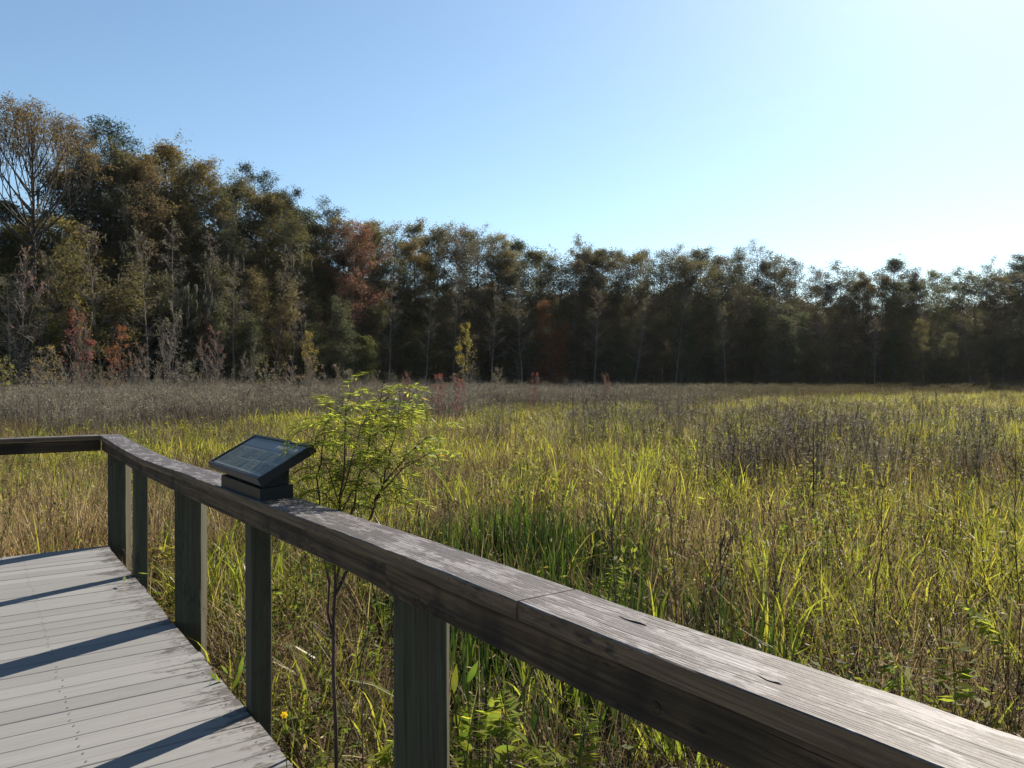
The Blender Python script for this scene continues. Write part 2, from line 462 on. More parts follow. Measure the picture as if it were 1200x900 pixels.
pm = []
for nm, c, r in (('sign_print', (0.058, 0.068, 0.058), 0.3), ('sign_header', (0.025, 0.035, 0.050), 0.3), ('sign_picture', (0.022, 0.028, 0.025), 0.3), ('sign_lettering', (0.17, 0.18, 0.16), 0.3), ('sign_lettering_dark', (0.014, 0.016, 0.015), 0.3)):
    pm.append(plain(nm, c, r, 0.3))
mb = MB()
px0, px1, py0, py1 = -SW / 2 + fw, SW / 2 - fw, fw, SD - fw
box(mb, px0, px1, py0, py1, -0.020, -0.006, mi=0)
def patch(x0, x1, y0, y1, mi, z=-0.0052):
    mb.add([(x0, y0, z), (x1, y0, z), (x1, y1, z), (x0, y1, z)], [(0, 1, 2, 3)], 0.5, mi=mi)
pw, ph_ = px1 - px0, py1 - py0
def P(u, v): return px0 + u * pw, py0 + v * ph_
def pp(u0, u1, v0, v1, mi, z=-0.0052):
    a = P(u0, v0); b = P(u1, v1); patch(a[0], b[0], a[1], b[1], mi, z)
pp(0.012, 0.988, 0.70, 0.97, 1)
pp(0.012, 0.988, 0.025, 0.045, 3)
for u0, u1, v0, v1 in ((0.30, 0.42, 0.36, 0.63), (0.56, 0.70, 0.40, 0.66), (0.74, 0.86, 0.12, 0.34), (0.47, 0.54, 0.10, 0.30), (0.05, 0.13, 0.12, 0.30)): pp(u0, u1, v0, v1, 2)
rs = np.random.default_rng(3)
for u0, u1, v0, v1 in ((0.04, 0.27, 0.36, 0.62), (0.16, 0.44, 0.10, 0.30), (0.57, 0.71, 0.10, 0.34), (0.72, 0.96, 0.42, 0.64), (0.88, 0.97, 0.10, 0.34), (0.44, 0.54, 0.38, 0.62)):
    v = v1
    while v > v0:
        u = u0
        while u < u1 - 0.01:      # unreadable small print: words as short strokes
            ww = rs.uniform(0.006, 0.02)
            pp(u, min(u + ww, u1), v - 0.011, v, 4 if rs.random() < 0.75 else 3, -0.0050)
            u += ww + 0.004
        v -= 0.032
u = 0.60
while u < 0.93:
    ww = rs.uniform(0.008, 0.016); pp(u, u + ww, 0.80, 0.88, 3, -0.0050); u += ww + 0.005
tilted(mb); mb.build('panel', pm, sgn)
# wedge-shaped base with a shallow gap under the frame
mb = MB()
def wedge(x0, x1, ya, yb, za0, za1, zb0, zb1):
    v = [(x0, ya, za0), (x0, yb, zb0), (x0, yb, zb1), (x0, ya, za1), (x1, ya, za0), (x1, yb, zb0), (x1, yb, zb1), (x1, ya, za1)]
    mb.add(v, [(0, 3, 2, 1), (4, 5, 6, 7), (0, 1, 5, 4), (3, 7, 6, 2), (0, 4, 7, 3), (1, 2, 6, 5)])
wedge(-0.24, 0.325, -0.034, 0.098, 0.002, 0.052, 0.002, 0.062)
mb.build('base', [M['sign_frame']], sgn)
mb = MB()
wedge(-0.22, 0.30, -0.012, 0.090, 0.0525, 0.082, 0.0625, 0.138)
mb.build('bracket', [M['sign_frame']], sgn)

# ------------------------------------------------------------------ ground
def value_noise(x, y, seed=0, s=1.0):
    r = np.random.default_rng(seed)
    G = r.random((64, 64))
    x = np.asarray(x) / s; y = np.asarray(y) / s
    xi = np.floor(x).astype(int); yi = np.floor(y).astype(int)
    fx = x - xi; fy = y - yi
    fx = fx * fx * (3 - 2 * fx); fy = fy * fy * (3 - 2 * fy)
    g = lambda a, b: G[a % 64, b % 64]
    return (g(xi, yi) * (1 - fx) + g(xi + 1, yi) * fx) * (1 - fy) + (g(xi, yi + 1) * (1 - fx) + g(xi + 1, yi + 1) * fx) * fy

m, nt, out = new_mat('marsh_soil')
tc = nd(nt, 'ShaderNodeTexCoord')
f1 = noise(nt, tc.outputs['Object'], 0.35, 6, 0.6); f2 = noise(nt, tc.outputs['Object'], 14.0, 6, 0.7)
ff = mth(nt, 'ADD', mth(nt, 'MULTIPLY', f1, 0.5), mth(nt, 'MULTIPLY', f2, 0.5))
b = nd(nt, 'ShaderNodeBsdfPrincipled', inp={'Roughness': 0.9, 'Specular IOR Level': 0.15})
nt.links.new(ramp(nt, ff, [(0.35, (0.016, 0.012, 0.008)), (0.5, (0.036, 0.027, 0.017)), (0.68, (0.060, 0.046, 0.027))]), b.inputs['Base Color'])
bp = nd(nt, 'ShaderNodeBump', inp={'Strength': 0.8, 'Distance': 0.05}); nt.links.new(f2, bp.inputs['Height']); nt.links.new(bp.outputs[0], b.inputs['Normal'])
nt.links.new(b.outputs[0], out.inputs[0]); M['soil'] = m
mb = MB()
rr = np.concatenate([[0.0], np.geomspace(1.0, 1500, 60)]); th = np.linspace(0, 2 * PI, 97)[:-1]
V = np.array([(r * np.cos(a), r * np.sin(a), 0.0) for r in rr for a in th])
V[:, 2] = 0.05 * (value_noise(V[:, 0], V[:, 1], 5, 3.0) - 0.5) * np.clip(60 / (np.hypot(V[:, 0], V[:, 1]) + 1), 0, 1)
i = np.arange(len(rr) - 1)[:, None] * 96; j = np.arange(96)[None]; k = (j + 1) % 96
mb.add(V, np.stack([i + j, i + 96 + j, i + 96 + k, i + k], -1).reshape(-1, 4))
tag(mb.build('ground', [M['soil']]), kind='structure')

# ------------------------------------------------------------------ marsh plants, scattered from small tufts
def blades(mb, n, h, lean, w, spread, segs=4, droop=0.25, bend=2.0, cut=None, r=rng, rnd=None):
    """n grass blades: each a tapering, arching strip"""
    H = r.uniform(*h, n); Ln = r.uniform(*lean, n); Wd = r.uniform(*w, n)
    rad = spread * np.sqrt(r.random(n)); az0 = r.uniform(0, 2 * PI, n)
    bx, by = rad * np.cos(az0), rad * np.sin(az0)
    az = az0 + r.normal(0, 1.1, n)
    tw = az + PI / 2 + r.normal(0, 0.9, n)
    s = np.linspace(0, 1, segs + 1)
    hor = Ln[:, None] * H[:, None] * s[None] ** bend
    z = H[:, None] * (s[None] - droop * Ln[:, None] * s[None] ** 2.5)
    cx = bx[:, None] + hor * np.cos(az)[:, None]; cy = by[:, None] + hor * np.sin(az)[:, None]
    hw = 0.5 * Wd[:, None] * (1 - s[None] ** 2.2 * 0.97) * (0.55 + 0.45 * np.minimum(1, s[None] * 4))
    dx, dy = np.cos(tw)[:, None] * hw, np.sin(tw)[:, None] * hw
    A = np.stack([cx - dx, cy - dy, z], -1); B = np.stack([cx + dx, cy + dy, z], -1)
    V = np.stack([A, B], 2).reshape(n, -1, 3)
    k = np.arange(segs) * 2
    f = np.stack([k, k + 1, k + 3, k + 2], -1)
    F = (f[None] + (np.arange(n) * 2 * (segs + 1))[:, None, None]).reshape(-1, 4)
    rv = np.repeat(r.random(n) if rnd is None else r.uniform(*rnd, n), segs)
    hg = np.repeat(np.broadcast_to(s, (n, segs + 1)).reshape(-1), 2)
    mb.add(V.reshape(-1, 3), F, rv, hg)


def leaves(mb, C, size, aspect, r=rng, up=0.3, rnd=(0, 1), fold=0.0):
    """one diamond leaf at each point of C"""
    n = len(C)
    if n == 0: return
    u = r.normal(size=(n, 3)); u[:, 2] *= 0.7; u /= np.linalg.norm(u, axis=1)[:, None]
    nn = r.normal(size=(n, 3)); nn[:, 2] += up
    w = np.cross(u, nn); w /= np.linalg.norm(w, axis=1)[:, None] + 1e-9
    L = r.uniform(*size, n)[:, None] * 0.5; Wd = L * aspect
    V = np.stack([C - u * L, C - w * Wd + u * L * 0.1, C + u * L, C + w * Wd + u * L * 0.1], 1).reshape(-1, 3)
    mb.add(V, np.arange(4 * n).reshape(-1, 4), rnd if isinstance(rnd, np.ndarray) else r.uniform(*rnd, n))


G = {}
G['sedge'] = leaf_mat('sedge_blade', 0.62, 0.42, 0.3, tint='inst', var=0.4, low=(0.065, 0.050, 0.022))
G['thatch'] = leaf_mat('dry_stalk', 0.35, 0.6, 0.15, tint='inst', var=0.5)
G['reed'] = leaf_mat('dead_reed', 0.30, 0.7, 0.1, tint='inst', var=0.4)
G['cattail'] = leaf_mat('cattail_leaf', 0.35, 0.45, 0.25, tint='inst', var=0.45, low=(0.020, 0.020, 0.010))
G['herb'] = leaf_mat('herb_leaf', 0.55, 0.6, 0.12, tint='inst', var=0.4)

protos = {}
def proto(kind, i, fill, mat):
    mb = MB(); fill(mb, np.random.default_rng(100 + i * 17 + len(kind)))
    o = bpy.data.objects.new('%s_tuft_%02d' % (kind, i), mb.mesh('%s_tuft_%02d' % (kind, i), [mat]))
    c = protos.setdefault(kind, bpy.data.collections.new(kind + '_tufts'))
    c.objects.link(o)

def f_sedge(mb, r):
    blades(mb, 9, (0.35, 0.88), (0.05, 0.45), (0.014, 0.028), 0.21, 5, r=r, bend=2.6, droop=0.5)
    blades(mb, 11, (0.28, 0.66), (0.2, 0.9), (0.012, 0.024), 0.24, 5, r=r, bend=2.0, droop=0.5)
    blades(mb, 8, (0.40, 0.72), (0.1, 0.5), (0.006, 0.012), 0.24, 4, r=r, bend=2.2)
def f_fine(mb, r):
    blades(mb, 42, (0.35, 0.88), (0.1, 0.9), (0.003, 0.007), 0.25, 5, r=r, droop=0.5)
def f_thatch(mb, r):
    blades(mb, 30, (0.35, 0.85), (0.05, 0.7), (0.003, 0.009), 0.22, 4, bend=1.5, r=r)
    blades(mb, 26, (0.30, 0.62), (0.7, 1.9), (0.004, 0.012), 0.25, 5, droop=0.5, bend=1.4, r=r)
    n = 18; C = np.column_stack([r.normal(0, 0.16, n), r.normal(0, 0.16, n), r.uniform(0.2, 0.78, n)])
    leaves(mb, C, (0.012, 0.045), 0.28, r=r, rnd=(0.3, 1.0))
    for q in range(2):      # woody dead stems with short side twigs
        az = r.uniform(0, 6.28); b0 = np.array([r.normal(0, 0.13), r.normal(0, 0.13), 0]); h = r.uniform(0.5, 0.95)
        top = b0 + np.array([0.25 * h * math.cos(az), 0.25 * h * math.sin(az), h])
        tube(mb, np.array([b0, (b0 + top) / 2 + r.normal(0, 0.03, 3), top]), [0.004, 0.003, 0.0015], 3, 0.02)
        for b in range(4):
            c = b0 + (top - b0) * r.uniform(0.4, 0.95); e = c + np.array([r.normal(0, 0.07), r.normal(0, 0.07), r.uniform(0.02, 0.12)])
            tube(mb, np.array([c, (c + e) / 2, e]), [0.002, 0.0016, 0.0008], 3, 0.05)
def f_reed(mb, r):
    blades(mb, 16, (0.9, 1.5), (0.0, 0.25), (0.005, 0.012), 0.25, 4, r=r)
    for q in range(9):
        az = r.uniform(0, 6.28); p = np.array([r.normal(0, 0.16), r.normal(0, 0.16), 0]); h = r.uniform(0.9, 1.6)
        top = p + np.array([0.12 * h * math.cos(az), 0.12 * h * math.sin(az), h])
        tube(mb, np.array([p, (p + top) / 2 + r.normal(0, 0.02, 3), top]), [0.006, 0.005, 0.002], 3, r.random())
        for b in range(6):
            s = r.uniform(0.5, 0.98); c = p + (top - p) * s
            e = c + np.array([r.normal(0, 0.09), r.normal(0, 0.09), r.uniform(0.08, 0.22)])
            tube(mb, np.array([c, (c + e) / 2 + (0, 0, 0.015), e]), [0.003, 0.0025, 0.001], 3, r.random())
        n = 16; C = top[None] + r.normal(0, 0.07, (n, 3)) - np.array([0, 0, 0.12]); leaves(mb, C, (0.02, 0.06), 0.4, r=r)
def f_cattail(mb, r):
    blades(mb, 15, (0.55, 0.95), (0.0, 0.14), (0.018, 0.030), 0.19, 4, r=r, bend=2.5)
    blades(mb, 6, (0.4, 0.8), (0.1, 0.4), (0.012, 0.02), 0.18, 4, r=r)
def f_herb(mb, r):
    for q in range(7):
        az = r.uniform(0, 6.28); p = np.array([r.normal(0, 0.12), r.normal(0, 0.12), 0]); h = r.uniform(0.35, 0.85)
        top = p + np.array([0.18 * h * math.cos(az), 0.18 * h * math.sin(az), h])
        tube(mb, np.array([p, (p + top) / 2 + r.normal(0, 0.02, 3), top]), [0.004, 0.003, 0.0015], 3, r.uniform(0, 0.3))
        n = 22; s = r.uniform(0.25, 1.0, n); C = p[None] + (top - p)[None] * s[:, None] + r.normal(0, 0.035, (n, 3))
        leaves(mb, C, (0.03, 0.085), 0.35, r=r)
for i in range(7):
    proto('sedge', i, f_sedge, G['sedge']); proto('fine', i, f_fine, G['sedge']); proto('thatch', i, f_thatch, G['thatch'])
    proto('reed', i, f_reed, G['reed']); proto('cattail', i, f_cattail, G['cattail']); proto('herb', i, f_herb, G['herb'])


def scatter(name, kind, pos, rot, scl, idx, tint):
    """one stuff object: tufts placed on points that carry their turn, size, kind and tint"""
    n = len(pos)
    me = bpy.data.meshes.new(name)
    me.vertices.add(n); me.vertices.foreach_set('co', np.asarray(pos, np.float32).ravel())
    for nm, typ, key, arr in (('rot', 'FLOAT_VECTOR', 'vector', rot), ('scl', 'FLOAT_VECTOR', 'vector', scl), ('tint', 'FLOAT_COLOR', 'color', np.column_stack([tint, np.ones(n)])), ('idx', 'INT', 'value', idx)):
        a = me.attributes.new(nm, typ, 'POINT')
        a.data.foreach_set(key, np.asarray(arr, np.int32 if typ == 'INT' else np.float32).ravel())
    o = link(bpy.data.objects.new(name, me))
    ng = bpy.data.node_groups.new(name, 'GeometryNodeTree')
    ng.interface.new_socket('Geometry', in_out='INPUT', socket_type='NodeSocketGeometry')
    ng.interface.new_socket('Geometry', in_out='OUTPUT', socket_type='NodeSocketGeometry')
    A = ng.nodes.new
    gi, go = A('NodeGroupInput'), A('NodeGroupOutput')
    ci = A('GeometryNodeCollectionInfo'); ci.inputs['Collection'].default_value = protos[kind]; ci.inputs['Separate Children'].default_value = True; ci.inputs['Reset Children'].default_value = True
    ip = A('GeometryNodeInstanceOnPoints'); ip.inputs['Pick Instance'].default_value = True
    def attr(nm, t):
        q = A('GeometryNodeInputNamedAttribute'); q.data_type = t; q.inputs['Name'].default_value = nm
        return [s for s in q.outputs if s.enabled and s.name == 'Attribute'][0]
    l = ng.links.new
    l(gi.outputs[0], ip.inputs['Points']); l(ci.outputs[0], ip.inputs['Instance'])
    l(attr('idx', 'INT'), ip.inputs['Instance Index'])
    er = A('FunctionNodeEulerToRotation'); l(attr('rot', 'FLOAT_VECTOR'), er.inputs[0]); l(er.outputs[0], ip.inputs['Rotation'])
    l(attr('scl', 'FLOAT_VECTOR'), ip.inputs['Scale']); l(ip.outputs[0], go.inputs[0])
    md = o.modifiers.new('scatter', 'NODES'); md.node_group = ng
    tag(o, kind='stuff')
    return o


# distance of the wood's edge, by direction (x/y)
ER = [-1.3, -0.67, -0.33, -0.11, 0.11, 0.33, 0.55, 0.72, 1.3]
EDIST = [52, 57, 71, 86, 96, 102, 110, 116, 120]
def edge(r): return np.interp(r, ER, EDIST)

pts = []
for d0, d1, dens, rm in ((0.4, 4, 46, 1.5), (4, 8, 30, 1.2), (8, 16, 15, 0.95), (16, 30, 8, 0.85), (30, 60, 4.2, 0.82), (60, 126, 2.3, 0.80)):
    n = int(rm * (d1 ** 2 - d0 ** 2) * dens)
    d = np.sqrt(rng.uniform(d0 ** 2, d1 ** 2, n)); r = rng.uniform(-rm, rm, n)
    k = d < edge(r) + 3
    pts.append(np.column_stack([r * d, d])[k])
P2 = np.concatenate(pts)
loc = (P2 - P0) @ np.stack([U, N], 1)
P2 = P2[~((loc[:, 0] > -0.10) & (loc[:, 1] < 0.16)) & ~((loc[:, 0] > 5.35) & (loc[:, 0] < 6.6) & (loc[:, 1] < 0.36))]
X, Y = P2[:, 0], P2[:, 1]; D = Y; Rr = X / Y; n = len(X)
loc = (P2 - P0) @ np.stack([U, N], 1)
n1 = value_noise(X + 90, Y + 40, 1, 6.0); n2 = value_noise(X + 50, Y + 70, 2, 2.2); n3 = value_noise(X + 10, Y + 20, 3, 16.0); n4 = value_noise(X + 30, Y + 10, 4, 0.9)
def sm(x, a, b):
    t = np.clip((x - a) / (b - a), 0, 1); return t * t * (3 - 2 * t)
DR = np.interp(Rr, [-1.2, -0.67, -0.4, -0.2, 0, 0.2, 0.4, 0.67], [20, 22, 25, 31, 38, 45, 68, 92])
reedz = sm(D * (0.8 + 0.4 * n2), DR * 0.9, DR * 1.2)
band = value_noise(X + 400, Y * 2.4 + 33, 9, 11.0)
purple = sm(D, 9, 14) * (1 - sm(D, 20, 30)) * sm(Rr + 0.25 * (n1 - 0.5), 0.12, 0.30) * (1 - 0.75 * sm(Rr + 0.2 * (n2 - .5), 0.38, 0.52)) * np.clip(0.35 + 0.9 * n1, 0, 1)
purple = np.maximum(purple, 0.55 * sm(band, 0.55, 0.75) * sm(D, 11, 20) * sm(Rr, -0.1, 0.2))
cat = np.exp(-(((Rr - 0.0 + 0.08 * (n2 - .5)) / 0.14) ** 4) - (((D - 5.9) / 1.9) ** 4))
cat = np.maximum(cat, 0.5 * np.exp(-(((Rr - 0.26) / 0.05) ** 2) - (((D - 4.2) / 0.6) ** 2)))
hay = (1 - sm(Rr, -0.52, -0.38)) * (1 - sm(D, 9, 13))
near = 1 - sm(D, 3.5, 6.5)
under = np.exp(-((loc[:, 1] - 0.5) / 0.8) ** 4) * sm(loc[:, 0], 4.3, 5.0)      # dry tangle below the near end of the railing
wt = {}
wt['reed'] = 2.6 * reedz + 1.1 * purple * (0.4 + n2)
wt['cattail'] = 9.0 * cat
wt['sedge'] = (0.55 + 0.7 * n1 - 0.25 * near) * (1 - 0.8 * reedz) * (1 - 0.55 * purple) * (1 - 0.6 * hay) * (1 - 0.8 * under) * (1 - 0.85 * cat)
wt['fine'] = (0.25 + 0.45 * n2) * (1 - 0.65 * reedz) * (1 - 0.5 * purple) * (1 - 0.3 * under)
wt['thatch'] = (0.62 + 0.85 * (1 - n1) + 0.45 * near + 0.5 * hay + 4.0 * under) * (1 - 0.6 * reedz)
wt['herb'] = (0.14 + 0.16 * near * n4 + 0.15 * n2) * (1 - 0.7 * reedz) * (1 - 0.6 * under)
pa = value_noise(X + 200, Y * 1.6 + 11, 21, 2.6) - 0.5; pb = value_noise(X + 70, Y * 1.6 + 90, 22, 5.5) - 0.5; pc = value_noise(X + 170, Y * 1.6 + 50, 23, 1.3) - 0.5
wt['sedge'] = wt['sedge'] * np.exp(3.2 * pa + 2.6 * pb + 1.2 * pc); wt['thatch'] = wt['thatch'] * np.exp(-2.6 * pa - 1.5 * pb); wt['fine'] = wt['fine'] * np.exp(2.0 * pb - 1.0 * pc); wt['reed'] = wt['reed'] * np.exp(-1.5 * pa - 1.5 * pc)
far_right = sm(Rr, 0.12, 0.45) * sm(D, 18, 32) * (0.4 + 1.2 * value_noise(X + 40, Y * 0.9, 25, 9.0))
wt['sedge'] = wt['sedge'] + 0.7 * far_right; wt['fine'] = wt['fine'] + 0.9 * far_right
KN = list(wt)
Wm = np.stack([np.maximum(wt[k], 0.001) for k in KN], 1); Wm /= Wm.sum(1)[:, None]
pick = (rng.random(n)[:, None] > np.cumsum(Wm, 1)).sum(1).clip(0, len(KN) - 1)

def lerp(a, b, t): return np.asarray(a)[None] * (1 - t[:, None]) + np.asarray(b)[None] * t[:, None]
names = {'reed': ('dead_reeds', 'tall grey brown dead reeds'), 'cattail': ('cattail_blades', ''), 'sedge': ('sedge_grass', ''), 'fine': ('fine_grass', ''), 'thatch': ('dry_grass', ''), 'herb': ('marsh_herbs', '')}
for ki, kd in enumerate(KN):
    s = pick == ki
    if not s.any(): continue
    m_ = s.sum(); d = D[s]; r = Rr[s]; a = rng.random(m_); b = n1[s]; c = n2[s]; far = sm(d, 14, 60)
    if kd == 'sedge': tint = lerp((0.090, 0.126, 0.013), (0.245, 0.222, 0.034), np.clip(0.35 * b + 0.5 * a + 0.7 * (pb[s] + 0.15), 0, 1)); hs = rng.uniform(0.6, 1.1, m_) * (0.8 + 0.4 * n4[s])
    elif kd == 'fine': tint = lerp((0.135, 0.145, 0.026), (0.280, 0.225, 0.085), np.clip(0.5 * c + 0.6 * a - 0.1, 0, 1)); hs = rng.uniform(0.7, 1.1, m_)
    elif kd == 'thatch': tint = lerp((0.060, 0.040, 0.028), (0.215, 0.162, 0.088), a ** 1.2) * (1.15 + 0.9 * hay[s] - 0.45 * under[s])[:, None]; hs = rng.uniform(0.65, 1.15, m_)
    elif kd == 'reed':
        tint = lerp((0.118, 0.106, 0.086), (0.220, 0.198, 0.162), a); pu = purple[s]
        tint = tint * (1 - pu[:, None]) + lerp((0.050, 0.034, 0.026), (0.090, 0.062, 0.048), a) * pu[:, None]
        rt = sm(r, 0.05, 0.5) * far; tint = tint * (1 - rt[:, None]) + lerp((0.105, 0.080, 0.040), (0.150, 0.125, 0.045), a) * rt[:, None]
        hs = rng.uniform(0.6, 1.12, m_) * (1 - 0.45 * pu) * (1 + 0.7 * rng.random(m_) ** 3 * sm(d / edge(r), 0.6, 0.85) * (1 - sm(r, -0.15, 0.3)))
    elif kd == 'cattail': tint = lerp((0.020, 0.036, 0.010), (0.075, 0.115, 0.016), a ** 2.2); hs = rng.uniform(0.5, 0.95, m_)
    else: tint = lerp((0.075, 0.105, 0.018), (0.170, 0.150, 0.030), a ** 1.8); hs = rng.uniform(0.7, 1.15, m_)
    hmul = 1.0 - 0.28 * near[s] + 0.12 * far
    if kd in ('sedge', 'fine', 'herb'):
        mid_band = (sm(d, 4.5, 7) * (1 - sm(d, 22, 30)) * sm(r, -0.25, -0.1) * (1 - sm(r, 0.25, 0.55)))[:, None]; tint = tint * (1 + 0.25 * mid_band)  # greens brighter in a band across the middle marsh
    if kd == 'reed': hmul = 1.0 + 0.0 * d
    low = np.exp(-np.clip(loc[s][:, 1], 0, 9) / 0.7) * (loc[s][:, 0] > -0.4); hmul = hmul * (1 - 0.35 * low)
    wid = 1.0 + 0.7 * sm(d, 6, 40)
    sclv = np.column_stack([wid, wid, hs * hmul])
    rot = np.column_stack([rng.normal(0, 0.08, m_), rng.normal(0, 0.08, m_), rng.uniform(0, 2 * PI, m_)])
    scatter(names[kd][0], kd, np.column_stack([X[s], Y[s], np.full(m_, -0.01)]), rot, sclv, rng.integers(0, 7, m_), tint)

# ------------------------------------------------------------------ trees
LEAF = leaf_mat('tree_leaf', 0.42, 0.7, 0.08, tint='object', var=0.38)
NEEDLE = leaf_mat('pine_needle', 0.25, 0.6, 0.12, tint='object', var=0.35)
BARK = bark_mat('dark_bark', (0.065, 0.056, 0.048), (0.17, 0.15, 0.13))
BARK_PALE = bark_mat('pale_grey_bark', (0.10, 0.088, 0.074), (0.20, 0.18, 0.155))
MOSS = leaf_mat('hanging_moss', 0.3, 0.8, 0.1, colour=(0.12, 0.115, 0.10), tint='const', var=0.3)


def grow(seed, H=20.0, r0=0.22, nb=30, h0=0.35, L=lambda q: 3.0, elev=lambda q: 0.4, sub=5, twig=3, per=16, leaf=(0.18, 0.34), aspect=0.35, sig=0.32,
         flat=0.6, curve=0.3, leafy=lambda q, s: 1.0, stems=1, wander=0.25, twig_len=0.35, sides=6, fork=0):
    r = np.random.default_rng(seed)
    wd, lf = MB(), MB()
    C, CR = [], []
    for st in range(stems):
        n = 9
        z = np.linspace(0, 1, n)
        a0 = r.uniform(0, 6.28); sp = 0.0 if stems == 1 else r.uniform(0.05, 0.22) * H
        base = np.array([r.normal(0, 0.3), r.normal(0, 0.3)]) if stems > 1 else np.zeros(2)
        hh = H * (1 if st == 0 else r.uniform(0.65, 1.0))
        w = np.cumsum(r.normal(0, wander * H / 60, (n, 2)), 0); w -= w[0]
        T = np.column_stack([base[0] + w[:, 0] + sp * math.cos(a0) * z ** 1.3, base[1] + w[:, 1] + sp * math.sin(a0) * z ** 1.3, z * hh])
        Rt = r0 * (1 - 0.93 * z ** 0.9) * (1 + 0.7 * np.exp(-z * 22)); Rt = Rt / (1 if stems == 1 else 1.5)
        tube(wd, T, Rt, sides, r.random())
        for b in range(nb // stems):
            q = (b + r.random()) / (nb // stems)
            hq = h0 + (0.99 - h0) * q
            p = np.array([np.interp(hq, z, T[:, k]) for k in range(3)])
            az = b * 2.4 + r.normal(0, 0.5); el = elev(q) + r.normal(0, 0.14); ln = L(q) * r.uniform(0.65, 1.2)
            m = 5; s = np.linspace(0, 1, m)
            hv = np.array([math.cos(az), math.sin(az)])
            dirh = ln * math.cos(el) * s; dz = ln * (math.sin(el) * s + curve * s ** 2 * math.cos(el) * 0.5)
            B = np.column_stack([p[0] + hv[0] * dirh, p[1] + hv[1] * dirh, p[2] + dz]) + r.normal(0, 0.02 * ln, (m, 3)) * s[:, None]
            rb = max(0.012, np.interp(hq, z, Rt) * 0.45)
            tube(wd, B, rb * (1 - 0.85 * s), 4, r.random())
            tone = r.random()
            for k in range(sub):
                t = 0.3 + 0.7 * (k + r.random()) / sub
                c = np.array([np.interp(t, s, B[:, i]) for i in range(3)])
                a2 = az + r.choice([-1, 1]) * r.uniform(0.4, 1.2); l2 = ln * twig_len * r.uniform(0.6, 1.2) * (1.15 - 0.5 * t)
                e = c + l2 * np.array([math.cos(a2), math.sin(a2), r.normal(math.tan(el) * 0.5, 0.3)])
                tube(wd, np.array([c, (c + e) / 2 + r.normal(0, 0.04 * l2, 3), e]), [rb * 0.35 + 0.006, rb * 0.22 + 0.005, 0.005], 3, r.random())
                for g in range(twig):
                    u = r.uniform(0.35, 1.05); c3 = c + (e - c) * u
                    e3 = c3 + r.normal(0, 0.33 * l2, 3) * (1, 1, 0.7) + np.array([0, 0, 0.08 * l2])
                    tube(wd, np.array([c3, (c3 + e3) / 2, e3]), [0.010, 0.008, 0.004], 3, r.random())
                    np_ = r.poisson(per * leafy(q, t))
                    if np_:
                        mid = c3 + (e3 - c3) * r.uniform(0.3, 1.1, (np_, 1))
                        C.append(mid + r.normal(0, sig, (np_, 3)) * (1, 1, flat)); CR.append(np.clip(0.6 * tone + 0.4 * r.random(np_), 0, 1))
    if C: leaves(lf, np.concatenate(C), leaf, aspect, r, rnd=np.concatenate(CR))
    return wd, lf


TREE = {}
def species(kind, variants, wood_mat, leaf_m, **kw):
    L_ = []
    for s in variants:
        wd, lf = grow(s, **kw)
        L_.append((wd.mesh(kind + '_trunk', [wood_mat], True), lf.mesh(kind + '_crown', [leaf_m])))
    TREE[kind] = L_
species('cypress', (11, 12, 13, 14, 15, 16), BARK, LEAF, nb=40, h0=0.30, L=lambda q: 3.2 * math.sqrt(max(0.04, 1 - 0.92 * (max(0.0, q - 0.35) / 0.65) ** 2)) * (0.6 + 0.4 * min(1, q * 4)), elev=lambda q: 0.15 + 0.8 * q, sub=7, twig=3, per=25, leaf=(0.11, 0.25), aspect=0.42, sig=0.34, flat=0.65)
species('airy_cypress', (21, 22, 23), BARK, LEAF, nb=28, h0=0.38, L=lambda q: 3.0 * (1 - 0.5 * q ** 2), elev=lambda q: 0.35 + 0.7 * q, sub=7, twig=3, per=10, leaf=(0.10, 0.22), aspect=0.42, sig=0.30, flat=0.6)
BARK_DARK = bark_mat('darker_bark', (0.030, 0.025, 0.021), (0.075, 0.064, 0.054))  # darker bark for the umbrella cypress
